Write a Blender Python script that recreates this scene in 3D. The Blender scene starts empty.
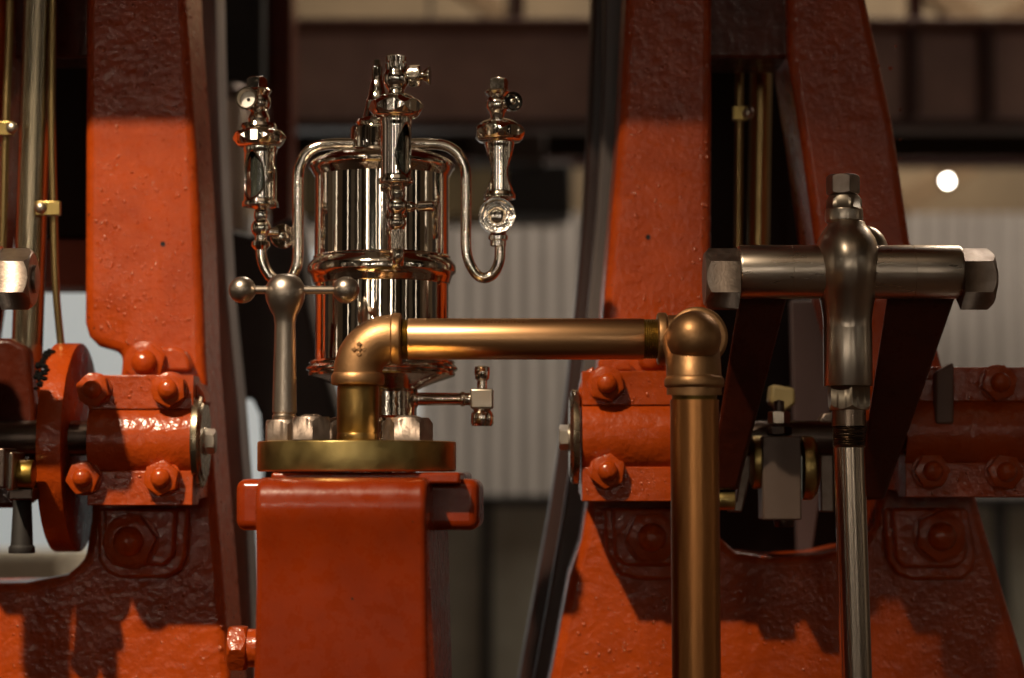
import bpy, bmesh, math, random
from mathutils import Vector, Matrix
random.seed(4)
PI = math.pi
C = bpy.context.scene.collection
sc = bpy.context.scene

# ------------------------------------------------------------------ camera
F = 2200.0            # focal length in pixels of a 1024x678 frame
HZ = 475.0            # horizon row
CAMZ = 1.30
PITCH = math.atan((HZ-339.0)/F)
cam_d = bpy.data.cameras.new('camera')
cam_d.sensor_width = 36.0
cam_d.lens = F/1024.0*36.0
cam_d.dof.use_dof = True
cam_d.dof.focus_distance = 2.27
cam_d.dof.aperture_fstop = 3.2
cam_d.clip_start = 0.05
cam = bpy.data.objects.new('camera', cam_d)
cam.location = (0, 0, CAMZ)
cam.rotation_euler = (PI/2+PITCH, 0, 0)
C.objects.link(cam)
sc.camera = cam

# ------------------------------------------------------------------ world, lights, exposure
w = bpy.data.worlds.new('world'); sc.world = w
w.use_nodes = True
w.node_tree.nodes['Background'].inputs[0].default_value = (0.9, 0.62, 0.42, 1)
w.node_tree.nodes['Background'].inputs[1].default_value = 0.006
sc.view_settings.view_transform = 'Standard'
sc.view_settings.look = 'None'
sc.view_settings.gamma = 1
sc.view_settings.exposure = 0.0
sc.view_settings.use_curve_mapping = False

def look(o, target):
    d = Vector(target)-Vector(o.location)
    o.rotation_euler = d.to_track_quat('-Z', 'Y').to_euler()

def spot(name, loc, target, power, col, size, angle, blend):
    d = bpy.data.lights.new(name, 'SPOT'); d.energy = power; d.color = col
    d.shadow_soft_size = size; d.spot_size = math.radians(angle); d.spot_blend = blend
    o = bpy.data.objects.new(name, d); o.location = loc; C.objects.link(o); look(o, target)
    return o

def area(name, loc, target, power, col, sx, sy):
    d = bpy.data.lights.new(name, 'AREA'); d.shape = 'RECTANGLE'; d.size = sx; d.size_y = sy
    d.energy = power; d.color = col
    o = bpy.data.objects.new(name, d); o.location = loc; C.objects.link(o); look(o, target)
    return o

spot('key_spot', (-2.25, -1.7, 6.0), (-0.52, 2.5, 1.38), 2750, (1.0, 0.80, 0.56), 0.075, 17.4, 1.0)
spot('glint_spot', (-1.95, -6.0, 2.15), (-0.45, 2.58, 1.55), 46, (1.0, 0.84, 0.66), 0.10, 30, 0.5)  # added for highlights on the left leg's gloss paint, no fixture
spot('glint_spot', (0.40, -6.0, 2.75), (0.15, 2.58, 1.60), 12, (1.0, 0.84, 0.66), 0.08, 30, 0.5)  # weaker one added for glints on the right frame
area('hall_light', (2.8, 7.6, 6.3), (2.4, 9.0, 0.5), 540, (1.0, 0.86, 0.70), 6, 1.0)
area('wall_wash', (0.5, -4.6, 6.2), (0.5, -6.5, 1.5), 14, (1.0, 0.80, 0.58), 8, 0.4)  # added to brighten the unseen boards mirrored in the nickel
area('hall_light', (0.0, -2.0, 6.2), (0, -2.0, 0), 10, (1.0, 0.74, 0.5), 5, 2)

# ------------------------------------------------------------------ picture point -> world point
FWD = Vector((0, math.cos(PITCH), math.sin(PITCH)))
UPV = Vector((0, -math.sin(PITCH), math.cos(PITCH)))
def P(px, py, Y):
    d = FWD + Vector((1, 0, 0))*((px-512.0)/F) + UPV*((339.0-py)/F)
    d = d*(Y/d.y)
    return Vector((d.x, Y, CAMZ+d.z))
ZTOP = P(0, -170, 2.58).z   # underside of the cylinder beds
def S(Y): return Y/F      # metres per pixel at depth Y

# ------------------------------------------------------------------ materials
def nmat(name):
    m = bpy.data.materials.new(name); m.use_nodes = True
    nt = m.node_tree; b = nt.nodes['Principled BSDF']
    return m, nt, b
def N(nt, t, **k):
    n = nt.nodes.new(t)
    for a, v in k.items():
        if a in n.inputs: n.inputs[a].default_value = v
        else: setattr(n, a, v)
    return n
def coord(nt, scale=(1, 1, 1)):
    tc = N(nt, 'ShaderNodeTexCoord'); mp = N(nt, 'ShaderNodeMapping')
    mp.inputs['Scale'].default_value = scale
    nt.links.new(tc.outputs['Object'], mp.inputs['Vector'])
    return mp.outputs['Vector']
def noise(nt, vec, scale, detail=3, rough=0.5):
    n = N(nt, 'ShaderNodeTexNoise'); n.inputs['Scale'].default_value = scale
    n.inputs['Detail'].default_value = detail; n.inputs['Roughness'].default_value = rough
    nt.links.new(vec, n.inputs['Vector'])
    return n.outputs['Fac']
def ramp(nt, fac, stops):
    r = N(nt, 'ShaderNodeValToRGB'); e = r.color_ramp.elements
    while len(e) < len(stops): e.new(0.5)
    for q, (p, c) in zip(e, stops):
        q.position = p; q.color = (c[0], c[1], c[2], 1) if not isinstance(c, (int, float)) else (c, c, c, 1)
    nt.links.new(fac, r.inputs['Fac'])
    return r.outputs['Color']
def bump(nt, b, hts):
    prev = None
    for h, strength, dist in hts:
        n = N(nt, 'ShaderNodeBump'); n.inputs['Strength'].default_value = strength
        n.inputs['Distance'].default_value = abs(dist); n.invert = dist < 0
        nt.links.new(h, n.inputs['Height'])
        if prev: nt.links.new(prev, n.inputs['Normal'])
        prev = n.outputs['Normal']
    nt.links.new(prev, b.inputs['Normal']); nt.links.new(prev, b.inputs['Coat Normal'])

def paint(name, c1, c2, rough=0.32, lump=1.35, spec=0.16, coat=0.50):
    m, nt, b = nmat(name); v = coord(nt)
    col = ramp(nt, noise(nt, v, 22, 4, 0.6), [(0.35, c1), (0.65, c2)])
    # scattered dark chips
    chips = ramp(nt, noise(nt, v, 95, 2, 0.5), [(0.205, 0.0), (0.235, 1.0)])
    mx = N(nt, 'ShaderNodeMix', data_type='RGBA'); mx.inputs[6].default_value = (0.02, 0.012, 0.01, 1)
    nt.links.new(chips, mx.inputs[0]); nt.links.new(col, mx.inputs[7])
    nt.links.new(mx.outputs[2], b.inputs['Base Color'])
    r = ramp(nt, noise(nt, v, 60, 4, 0.65), [(0.35, rough*0.7), (0.7, rough*1.7)])
    nt.links.new(r, b.inputs['Roughness'])
    b.inputs['Specular IOR Level'].default_value = spec
    b.inputs['Coat Weight'].default_value = coat
    b.inputs['Coat Roughness'].default_value = 0.17
    bump(nt, b, [(noise(nt, v, 45, 3, 0.55), 0.6*lump, 0.0026), (noise(nt, v, 150, 2, 0.5), 0.5*lump, 0.0012)])
    return m

def metal(name, c1, c2, rough=(0.2, 0.35), nscale=40, stretch=(1, 1, 1), bm_=0.0, detail=2):
    m, nt, b = nmat(name); v = coord(nt, stretch)
    nt.links.new(ramp(nt, noise(nt, v, nscale, detail, 0.5), [(0.15, c1), (0.85, c2)]), b.inputs['Base Color'])
    nt.links.new(ramp(nt, noise(nt, v, nscale*1.6, 2, 0.5), [(0.15, rough[0]), (0.85, rough[1])]), b.inputs['Roughness'])
    b.inputs['Metallic'].default_value = 1.0
    if bm_: bump(nt, b, [(noise(nt, v, nscale*5, 2, 0.5), 0.6, bm_)])
    return m

def plain(name, c, rough=0.6, metallic=0.0, var=0.15, scale=8, stretch=(1, 1, 1)):
    m, nt, b = nmat(name); v = coord(nt, stretch)
    lo = tuple(x*(1-var) for x in c); hi = tuple(min(1, x*(1+var)) for x in c)
    nt.links.new(ramp(nt, noise(nt, v, scale, 4, 0.6), [(0.3, lo), (0.7, hi)]), b.inputs['Base Color'])
    b.inputs['Roughness'].default_value = rough; b.inputs['Metallic'].default_value = metallic
    return m

def emis(name, c, s):
    m, nt, b = nmat(name)
    b.inputs['Base Color'].default_value = (0.8, 0.8, 0.8, 1)
    b.inputs['Emission Color'].default_value = (*c, 1)
    b.inputs['Emission Strength'].default_value = s
    return m

M = {}
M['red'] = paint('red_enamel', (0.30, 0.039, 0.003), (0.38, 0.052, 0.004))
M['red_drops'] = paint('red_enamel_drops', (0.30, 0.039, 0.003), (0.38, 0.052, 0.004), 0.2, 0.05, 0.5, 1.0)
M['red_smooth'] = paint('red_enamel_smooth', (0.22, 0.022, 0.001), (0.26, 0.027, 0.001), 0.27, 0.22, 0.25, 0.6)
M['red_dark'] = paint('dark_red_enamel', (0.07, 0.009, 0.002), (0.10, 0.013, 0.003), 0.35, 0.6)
M['maroon'] = plain('maroon_steel_paint', (0.060, 0.016, 0.013), 0.45)
M['grey_iron'] = plain('worn_grey_iron', (0.24, 0.205, 0.20), 0.42, 0.0, 0.55, 14, (1, 1, 0.25))
M['brown_iron'] = plain('brown_iron', (0.035, 0.026, 0.024), 0.5, 0.0, 0.3)
M['black_iron'] = plain('black_iron', (0.008, 0.006, 0.006), 0.7)
M['chrome'] = metal('nickel_plate', (0.84, 0.77, 0.68), (0.90, 0.84, 0.76), (0.03, 0.07), 20, bm_=0.00010)
M['chrome_old'] = metal('worn_nickel_plate', (0.72, 0.64, 0.55), (0.85, 0.78, 0.69), (0.06, 0.14), 60, bm_=0.0003)
M['steel'] = metal('turned_steel', (0.44, 0.38, 0.31), (0.56, 0.50, 0.42), (0.30, 0.40), 24, (1, 1, 1))
M['steel_v'] = metal('polished_rod_steel', (0.50, 0.41, 0.33), (0.62, 0.53, 0.44), (0.16, 0.3), 30, (1, 1, 0.12))
M['steel_dark'] = metal('dark_oiled_steel', (0.10, 0.075, 0.065), (0.16, 0.12, 0.10), (0.3, 0.45), 30)
M['nutsteel'] = metal('scuffed_steel', (0.24, 0.18, 0.15), (0.42, 0.35, 0.30), (0.36, 0.55), 70, bm_=0.0003)
M['bronze'] = metal('bronze_tube', (0.66, 0.36, 0.18), (0.72, 0.43, 0.21), (0.30, 0.38), 26, (0.3, 1, 1))
M['bronze_v'] = metal('bronze_tube_aged', (0.46, 0.18, 0.060), (0.62, 0.29, 0.10), (0.28, 0.38), 40, (1, 1, 0.10))
M['bronze_cast'] = metal('cast_bronze', (0.42, 0.23, 0.105), (0.52, 0.30, 0.145), (0.40, 0.50), 50, bm_=0.0003)
M['brass'] = metal('dull_brass', (0.36, 0.26, 0.09), (0.62, 0.47, 0.19), (0.26, 0.42), 45, bm_=0.0002)
M['brass_pipe'] = metal('thin_brass', (0.30, 0.21, 0.09), (0.38, 0.27, 0.12), (0.28, 0.38), 20)
M['thread'] = metal('tarnished_brass_thread', (0.22, 0.14, 0.03), (0.34, 0.23, 0.06), (0.3, 0.5), 90)
M['grease'] = plain('black_grease', (0.006, 0.006, 0.006), 0.18)
M['hole'] = plain('hole_shade_black', (0.004, 0.003, 0.003), 0.8)  # near-black colour stands in for shade inside holes
M['white_enamel'] = plain('white_enamel', (0.75, 0.73, 0.70), 0.3)
m, nt, b = nmat('sight_glass'); b.inputs['Transmission Weight'].default_value = 0.8
b.inputs['Roughness'].default_value = 0.03; b.inputs['IOR'].default_value = 1.45
b.inputs['Base Color'].default_value = (0.10, 0.11, 0.09, 1); M['glass'] = m

M['brass_cap'] = metal('steel_cap_turned', (0.36, 0.29, 0.20), (0.50, 0.42, 0.30), (0.2, 0.35), 40)
M['steel_h'] = metal('turned_steel_pin', (0.54, 0.46, 0.38), (0.68, 0.59, 0.50), (0.24, 0.34), 26, (0.5, 3, 3))
M['steel_body'] = metal('turned_steel_body', (0.50, 0.42, 0.34), (0.64, 0.56, 0.47), (0.26, 0.33), 14, (1, 1, 0.5))
M['steel_dark2'] = metal('oily_thread', (0.2, 0.15, 0.11), (0.3, 0.23, 0.18), (0.25, 0.35), 60)
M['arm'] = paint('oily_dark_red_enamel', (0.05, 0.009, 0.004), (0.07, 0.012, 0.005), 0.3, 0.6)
M['steel_left'] = metal('brushed_rod_steel', (0.36, 0.30, 0.20), (0.46, 0.39, 0.28), (0.2, 0.3), 30, (1, 1, 0.1))
M['brass_bright'] = metal('bright_brass', (0.38, 0.27, 0.09), (0.50, 0.37, 0.14), (0.25, 0.35), 60)
M['brass_nip'] = metal('brown_brass', (0.26, 0.155, 0.05), (0.42, 0.27, 0.09), (0.25, 0.4), 50)
M['steel_v2'] = metal('brushed_handle_steel', (0.46, 0.39, 0.33), (0.56, 0.49, 0.42), (0.30, 0.38), 20)
M['glassdark'] = M['glass']

# ------------------------------------------------------------------ mesh helpers
def new(): return bmesh.new()
def frame_of(axis):
    a = Vector(axis).normalized()
    h = Vector((0, 0, 1)) if abs(a.z) < 0.9 else Vector((1, 0, 0))
    u = h.cross(a).normalized(); v = a.cross(u)
    return a, u, v
def lathe(bm, c, axis, prof, seg=40):
    """prof: list of (distance along the axis, radius) in metres"""
    a, u, v = frame_of(axis); c = Vector(c); rings = []
    for t, r in prof:
        if r < 1e-6: rings.append([bm.verts.new(c+a*t)])
        else: rings.append([bm.verts.new(c+a*t+(u*math.cos(2*PI*i/seg)+v*math.sin(2*PI*i/seg))*r) for i in range(seg)])
    for A, B in zip(rings, rings[1:]):
        if len(A) == 1 and len(B) == 1: continue
        for i in range(seg):
            j = (i+1) % seg
            if len(A) == 1: bm.faces.new((A[0], B[j], B[i]))
            elif len(B) == 1: bm.faces.new((A[i], A[j], B[0]))
            else: bm.faces.new((A[i], A[j], B[j], B[i]))
    if len(rings[0]) > 1: bm.faces.new(rings[0][::-1])
    if len(rings[-1]) > 1: bm.faces.new(rings[-1])
    return bm
def rnd(prof, cut=0.0008):
    """chamfer the corners of a lathe profile a little"""
    out = []
    n = len(prof)
    for i, p in enumerate(prof):
        if 0 < i < n-1:
            a = Vector(prof[i-1])-Vector(p); b_ = Vector(prof[i+1])-Vector(p)
            if a.length > 3*cut and b_.length > 3*cut and a.angle(b_) < 2.6:
                out.append(tuple(Vector(p)+a.normalized()*cut)); 
                out.append(tuple(Vector(p)+(a.normalized()+b_.normalized())*cut*0.30))
                out.append(tuple(Vector(p)+b_.normalized()*cut)); continue
        out.append(p)
    return out
def vl(bm, px, Y, prof, seg=40, cut=0.0007, tilt=None):
    """upright turned shape: prof = (row, radius in px), top to bottom or reverse"""
    s = S(Y); mid = sum(p[0] for p in prof)/len(prof)
    c = P(px, mid, Y); c.z = 0
    pr = [(P(px, y, Y).z, r*s) for y, r in prof]
    if pr[0][0] > pr[-1][0]: pr = pr[::-1]
    if pr[0][1] > 1e-6: pr = [(pr[0][0], 0)]+pr
    if pr[-1][1] > 1e-6: pr = pr+[(pr[-1][0], 0)]
    lathe(bm, c, (0, 0, 1), rnd(pr, cut), seg)
    return bm
def ball(bm, c, r, sq=(1, 1, 1), seg=28):
    m = Matrix.Translation(Vector(c)) @ Matrix.Diagonal((r*sq[0], r*sq[1], r*sq[2], 1))
    bmesh.ops.create_uvsphere(bm, u_segments=seg, v_segments=seg//2, radius=1.0, matrix=m)
    return bm
def spline(pts, n=6):
    pts = [Vector(p) for p in pts]; q = [pts[0]*2-pts[1]]+pts+[pts[-1]*2-pts[-2]]; out = []
    for i in range(1, len(q)-2):
        for k in range(n):
            t = k/n; a, b_, c, d = q[i-1], q[i], q[i+1], q[i+2]
            out.append(0.5*((2*b_)+(c-a)*t+(2*a-5*b_+4*c-d)*t*t+(3*b_-a-3*c+d)*t**3))
    out.append(pts[-1]); return out
def tube(bm, pts, r, seg=14, smooth=6):
    if smooth: pts = spline(pts, smooth)
    pts = [Vector(p) for p in pts]; rings = []; u = None
    for i, p in enumerate(pts):
        t = (pts[min(i+1, len(pts)-1)]-pts[max(i-1, 0)]).normalized()
        if u is None: _, u, _v = frame_of(t)
        u = (u-t*u.dot(t)).normalized(); v = t.cross(u)
        rr = r[min(i, len(r)-1)] if isinstance(r, (list, tuple)) else r
        rings.append([bm.verts.new(p+(u*math.cos(2*PI*k/seg)+v*math.sin(2*PI*k/seg))*rr) for k in range(seg)])
    for A, B in zip(rings, rings[1:]):
        for i in range(seg):
            j = (i+1) % seg; bm.faces.new((A[i], A[j], B[j], B[i]))
    bm.faces.new(rings[0][::-1]); bm.faces.new(rings[-1])
    return bm
def hexa(bm, c, axis, h, R, rot=0.0, ch=(True, True), n=6, dome=0.45):
    """hexagonal nut or bolt head: corner radius R, centre of its base at c, chamfered ends"""
    a, u, v = frame_of(axis); c = Vector(c); per = 8; seg = n*per; ap = R*math.cos(PI/n)
    def rad(i):
        th = (i/seg*2*PI) % (2*PI/n) - PI/n
        return ap/math.cos(th)
    rin = ap*0.97
    rows = []
    for part in range(4):
        ring = []
        for i in range(seg):
            th = 2*PI*i/seg+rot; r = rad(i); d = u*math.cos(th)+v*math.sin(th)
            cutz = max(0, (r-rin))*dome*1.3
            if part == 0: rr, z = (rin if ch[0] else r), 0
            if part == 1: rr, z = r, (cutz if ch[0] else 0)+1e-5
            if part == 2: rr, z = r, h-(cutz if ch[1] else 0)-1e-5
            if part == 3: rr, z = (rin if ch[1] else r), h
            ring.append(bm.verts.new(c+d*rr+a*z))
        rows.append(ring)
    for A, B in zip(rows, rows[1:]):
        for i in range(seg):
            j = (i+1) % seg; bm.faces.new((A[i], A[j], B[j], B[i]))
    bm.faces.new(rows[0][::-1]); bm.faces.new(rows[-1])
    return bm
def prism(bm, pts, axis, lo, hi):
    """pts: closed outline, list of 3D points in one plane; extruded along axis letter from lo to hi"""
    k = 'XYZ'.index(axis)
    def put(p, val):
        q = Vector(p); q[k] = val; return bm.verts.new(q)
    A = [put(p, lo) for p in pts]; B = [put(p, hi) for p in pts]
    n = len(pts)
    bm.faces.new(A); bm.faces.new(B[::-1])
    for i in range(n):
        j = (i+1) % n; bm.faces.new((A[i], B[i], B[j], A[j]))
    return bm
def pxprism(bm, pts, Y, depth, back_scale=None):
    """outline given by rows/columns seen at depth Y, run straight back by depth; row 'F' is the floor"""
    W = []
    for x, y in pts:
        if y == 'F':
            p = P(x, HZ, Y); p.z = 0.0
        else: p = P(x, y, Y)
        if y == -170: p.z = ZTOP-0.0005
        W.append(p)
    return prism(bm, W, 'Y', Y, Y+depth)
def box(bm, x0, x1, y0, y1, z0, z1, rot=0, piv=None):
    m = Matrix.Translation(((x0+x1)/2, (y0+y1)/2, (z0+z1)/2)) @ Matrix.Rotation(rot, 4, 'Z') @ Matrix.Diagonal((x1-x0, y1-y0, z1-z0, 1))
    bmesh.ops.create_cube(bm, size=1.0, matrix=m); return bm
def pxbox(bm, x0, x1, y0, y1, Y, depth):
    a = P(x0, y1, Y); b_ = P(x1, y0, Y)
    if y0 == -170: b_.z = ZTOP-0.0005
    return box(bm, a.x, b_.x, Y, Y+depth, a.z, b_.z)

def obj(name, bm, mat, parent=None, bevel=0.0, seg=3, ang=35, sub=0):
    bmesh.ops.remove_doubles(bm, verts=bm.verts, dist=1e-7)
    bmesh.ops.recalc_face_normals(bm, faces=bm.faces)
    base = None
    if parent is not None:
        base = Vector(parent['_base'])
    else:
        xs = [v.co for v in bm.verts]
        base = Vector((sum(v.x for v in xs)/len(xs), sum(v.y for v in xs)/len(xs), min(v.z for v in xs)))
    for v in bm.verts: v.co -= base
    me = bpy.data.meshes.new(name); bm.to_mesh(me); bm.free()
    for p in me.polygons: p.use_smooth = True
    me.set_sharp_from_angle(angle=math.radians(ang))
    me.materials.append(mat if not isinstance(mat, str) else M[mat])
    o = bpy.data.objects.new(name, me); C.objects.link(o)
    o['_base'] = tuple(base)
    if parent is None: o.location = base
    else: o.parent = parent
    if bevel:
        md = o.modifiers.new('edge', 'BEVEL'); md.width = bevel; md.segments = seg
        md.limit_method = 'ANGLE'; md.angle_limit = math.radians(40); md.harden_normals = False
    return o
def thing(name, label, cat, base, group=None):
    o = bpy.data.objects.new(name, None); C.objects.link(o)
    o.location = base; o['_base'] = tuple(Vector(base)); o['label'] = label; o['category'] = cat
    o.empty_display_size = 0.02
    if group: o['group'] = group
    return o
def tag(o, label, cat, group=None):
    o['label'] = label; o['category'] = cat
    if group: o['group'] = group
    return o
def struct(name, bm, mat, **k):
    o = obj(name, bm, mat, **k); o['kind'] = 'structure'; return o

# ================================================================== THE HALL
XL, XR, YB, YF, ZC = -5.5, 6.5, 9.0, -6.5, 6.6
def corrugated(name, base, light, pitch=0.075, axis='X'):
    m, nt, b = nmat(name); v = coord(nt)
    sp = N(nt, 'ShaderNodeSeparateXYZ'); nt.links.new(v, sp.inputs[0])
    mu = N(nt, 'ShaderNodeMath', operation='MULTIPLY'); mu.inputs[1].default_value = 2*PI/pitch
    nt.links.new(sp.outputs[axis], mu.inputs[0])
    si = N(nt, 'ShaderNodeMath', operation='SINE'); nt.links.new(mu.outputs[0], si.inputs[0])
    nt.links.new(ramp(nt, noise(nt, v, 1.3, 4), [(0.3, base), (0.7, light)]), b.inputs['Base Color'])
    b.inputs['Roughness'].default_value = 0.55
    bump(nt, b, [(si.outputs[0], 1.0, 0.012)])
    return m
def boards(name, axis, width, tones):
    m, nt, b = nmat(name); v = coord(nt)
    sp = N(nt, 'ShaderNodeSeparateXYZ'); nt.links.new(v, sp.inputs[0])
    mu = N(nt, 'ShaderNodeMath', operation='MULTIPLY'); mu.inputs[1].default_value = 1/width
    nt.links.new(sp.outputs[axis], mu.inputs[0])
    fl_ = N(nt, 'ShaderNodeMath', operation='FLOOR'); nt.links.new(mu.outputs[0], fl_.inputs[0])
    wn = N(nt, 'ShaderNodeTexWhiteNoise', noise_dimensions='1D'); nt.links.new(fl_.outputs[0], wn.inputs['W'])
    r = N(nt, 'ShaderNodeValToRGB'); r.color_ramp.interpolation = 'CONSTANT'
    e = r.color_ramp.elements
    while len(e) < len(tones): e.new(0.5)
    for k, (q, c) in enumerate(zip(e, tones)): q.position = k/len(tones); q.color = (c[0]*0.5, c[1]*0.5, c[2]*0.5, 1)
    nt.links.new(wn.outputs['Value'], r.inputs['Fac']); nt.links.new(r.outputs['Color'], b.inputs['Base Color'])
    b.inputs['Roughness'].default_value = 0.6
    return m
TONES = [(0.03, 0.02, 0.015), (0.34, 0.25, 0.16), (0.55, 0.47, 0.36), (0.12, 0.07, 0.04), (0.68, 0.62, 0.52), (0.22, 0.15, 0.09), (0.05, 0.03, 0.02)]
M['boards_x'] = boards('painted_boards', 'X', 1.3, TONES)
M['boards_y'] = boards('painted_boards_side', 'Y', 1.1, TONES)
M['corr'] = corrugated('corrugated_sheet', (0.33, 0.30, 0.28), (0.40, 0.37, 0.345))
M['corr_y'] = corrugated('corrugated_sheet_side', (0.26, 0.20, 0.15), (0.32, 0.26, 0.20), 0.3, 'Y')
M['floor'] = plain('polished_wood_floor', (0.08, 0.045, 0.028), 0.35, 0, 0.3, 3, (1, 6, 1))
M['ceil'] = plain('beige_ceiling', (0.34, 0.27, 0.18), 0.8)
M['plaster'] = plain('tan_upper_wall', (0.20, 0.145, 0.085), 0.8, 0, 0.35, 1.5)

def wallbox(name, x0, x1, y0, y1, z0, z1, mat):
    return struct(name, box(new(), x0, x1, y0, y1, z0, z1), mat)
wallbox('floor', XL, XR, YF, YB, -0.1, 0.0, 'floor')
wallbox('ceiling', XL, XR, YF, YB, ZC, ZC+0.1, 'ceil')
zsplit = P(512, 213, YB).z
wallbox('wall_back', XL, XR, YB, YB+0.1, 0, zsplit, 'corr')
wallbox('trim_1', XL, XR, YB, YB+0.1, zsplit, ZC, 'plaster')
wallbox('wall_left', XL-0.1, XL, YF, YB, 0, ZC, 'boards_y')
wallbox('wall_right', XR, XR+0.1, YF, YB, 0, ZC, 'boards_y')
wallbox('wall_front', XL, XR, YF-0.1, YF, 0, ZC, 'boards_x')
# vertical posts and glowing strips added on unseen walls for the nickel to mirror
M['glowstrip'] = emis('added_glow_strip', (1.0, 0.82, 0.60), 2.2)  # glow added for narrow stripes in the nickel
M['winblue'] = emis('daylit_window_pane', (0.62, 0.80, 0.86), 0.26)
n = 1
for x, wd in ((-3.2, 0.10), (-1.15, 0.12), (3.1, 0.10), (4.1, 0.07)):
    wallbox('glow_panel_%d' % n, x, x+wd, YF, YF+0.03, 1.0, 3.4, 'glowstrip'); n += 1
for y in (-4.6, -1.2, 1.4):
    wallbox('glow_panel_%d' % n, XL, XL+0.03, y, y+0.10, 0.9, 3.2, 'glowstrip'); n += 1
    wallbox('glow_panel_%d' % n, XR-0.03, XR, y+0.2, y+0.30, 0.9, 3.2, 'glowstrip'); n += 1
M['glowbright'] = emis('added_bright_strip', (1.0, 0.88, 0.72), 5.5)  # stronger glow added for white stripes in the nickel
for x, wd, z0, z1 in ((-3.8, 0.25, 1.2, 3.2), (-0.28, 0.22, 1.4, 3.4), (2.7, 0.26, 1.2, 3.0)):
    wallbox('glow_panel_%d' % n, x, x+wd, YF, YF+0.035, z0, z1, 'glowbright'); n += 1
for i, x in enumerate((-1.5, 0.2, 2.4)):
    wallbox('trim_%d' % (i+2), x, x+0.25, YF, YF+0.2, 0, ZC, 'black_iron')

# daylit panels and glazed screen in the background
def pane(name, x0, x1, y0, y1, Y, mat, fr=0.03, frame='black_iron'):
    a = P(x0, y1, Y); b_ = P(x1, y0, Y)
    bm = new()
    box(bm, a.x, b_.x, Y, Y+0.02, max(0, a.z), b_.z)
    return struct(name, bm, mat)
a, b_ = P(-60, 640, 8.9), P(418, 250, 8.9)
wallbox('glow_panel_30', a.x, b_.x, 8.93, 8.97, max(0.3, a.z), b_.z, 'winblue')

# glazed display case low against the back wall
M['case_glass'] = plain('green_tinted_glazing', (0.30, 0.30, 0.25), 0.25)
dc = thing('display_case', 'dark framed glass display case low against the corrugated back wall', 'display case', (P(520, 500, 8).x, 8.2, 0))
a, b_ = P(400, 499, 8.0), P(1100, 499, 8.0)
box_z = a.z
obj('glass', box(new(), a.x, b_.x, 8.02, 8.4, 0.1, box_z-0.02), 'case_glass', dc)
bm = new()
box(bm, a.x-0.02, b_.x+0.02, 7.98, 8.44, box_z-0.025, box_z+0.012)
for px in (400, 487, 640, 800, 1000, 1100):
    x = P(px, 500, 8).x; box(bm, x-0.02, x+0.02, 7.985, 8.02, 0, box_z-0.02)
box(bm, a.x-0.02, b_.x+0.02, 7.98, 8.44, 0.0, 0.1)
obj('frame', bm, 'black_iron', dc, 0.003)

# big roof girder across the hall
gir = thing('roof_girder', 'dark maroon steel girder crossing the hall high behind the engines', 'girder', P(512, 70, 6.0))
za, zb, zc_, zd = [P(512, y, 6.0).z for y in (25, 31, 118, 127)]
bm = new(); box(bm, XL, XR, 5.90, 6.25, zb, za); obj('top_flange', bm, plain('lit_pink_steel', (0.22, 0.12, 0.10), 0.6), gir, 0.004)  # light on the top flange is put into its pink colour
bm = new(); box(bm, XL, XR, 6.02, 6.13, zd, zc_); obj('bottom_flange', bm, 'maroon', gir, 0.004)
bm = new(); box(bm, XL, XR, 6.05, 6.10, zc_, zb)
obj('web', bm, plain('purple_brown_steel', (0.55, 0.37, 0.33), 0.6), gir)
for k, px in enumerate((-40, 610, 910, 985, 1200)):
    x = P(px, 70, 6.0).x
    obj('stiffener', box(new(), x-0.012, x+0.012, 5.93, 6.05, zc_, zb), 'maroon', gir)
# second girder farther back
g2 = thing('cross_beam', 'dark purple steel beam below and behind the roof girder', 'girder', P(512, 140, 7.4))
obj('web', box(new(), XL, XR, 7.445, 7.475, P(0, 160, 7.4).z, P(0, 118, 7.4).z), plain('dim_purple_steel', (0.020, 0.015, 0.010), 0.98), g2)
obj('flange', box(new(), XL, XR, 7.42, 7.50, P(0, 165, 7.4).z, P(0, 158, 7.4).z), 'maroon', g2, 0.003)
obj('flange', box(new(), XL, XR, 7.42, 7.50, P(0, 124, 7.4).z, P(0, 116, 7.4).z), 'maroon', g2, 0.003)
# wooden struts under the roof
M['timber'] = plain('tan_timber', (0.30, 0.20, 0.11), 0.7, 0, 0.3, 3)
def strut(x0, y0, x1, y1, Y, t, label, mat='timber'):
    a, b_ = P(x0, y0, Y), P(x1, y1, Y)
    d = (b_-a); u = Vector((-d.z, 0, d.x)).normalized()*t/2
    bm = new(); prism(bm, [a-u, b_-u, b_+u, a+u], 'Y', Y, Y+t)
    return tag(obj('roof_strut', bm, mat, None, 0.004), label, 'roof strut', 'slanting struts under the roof')
strut(900, 205, 990, 150, 8.6, 0.10, 'tan timber strut slanting up behind the bright round lamp')
strut(930, -20, 975, 22, 8.0, 0.10, 'pale roof strut slanting down to the girder right of the right frame')
strut(1000, 25, 1060, -20, 8.0, 0.08, 'pale roof strut rising to the right at the top right corner')
strut(440, -30, 540, 40, 8.0, 0.08, 'pale roof strut seen above the girder between the two engine frames')
# red posts above the girder
for px, lab in ((517, 'thin dark red hanger above the girder between the engine frames'), (913, 'thin dark red hanger above the girder right of the right frame')):
    c = P(px, 10, 6.2)
    tag(obj('roof_hanger', box(new(), c.x-0.02, c.x+0.02, 6.15, 6.2, za, ZC), 'maroon', None, 0.003), lab, 'hanger', 'roof hangers')
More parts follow.
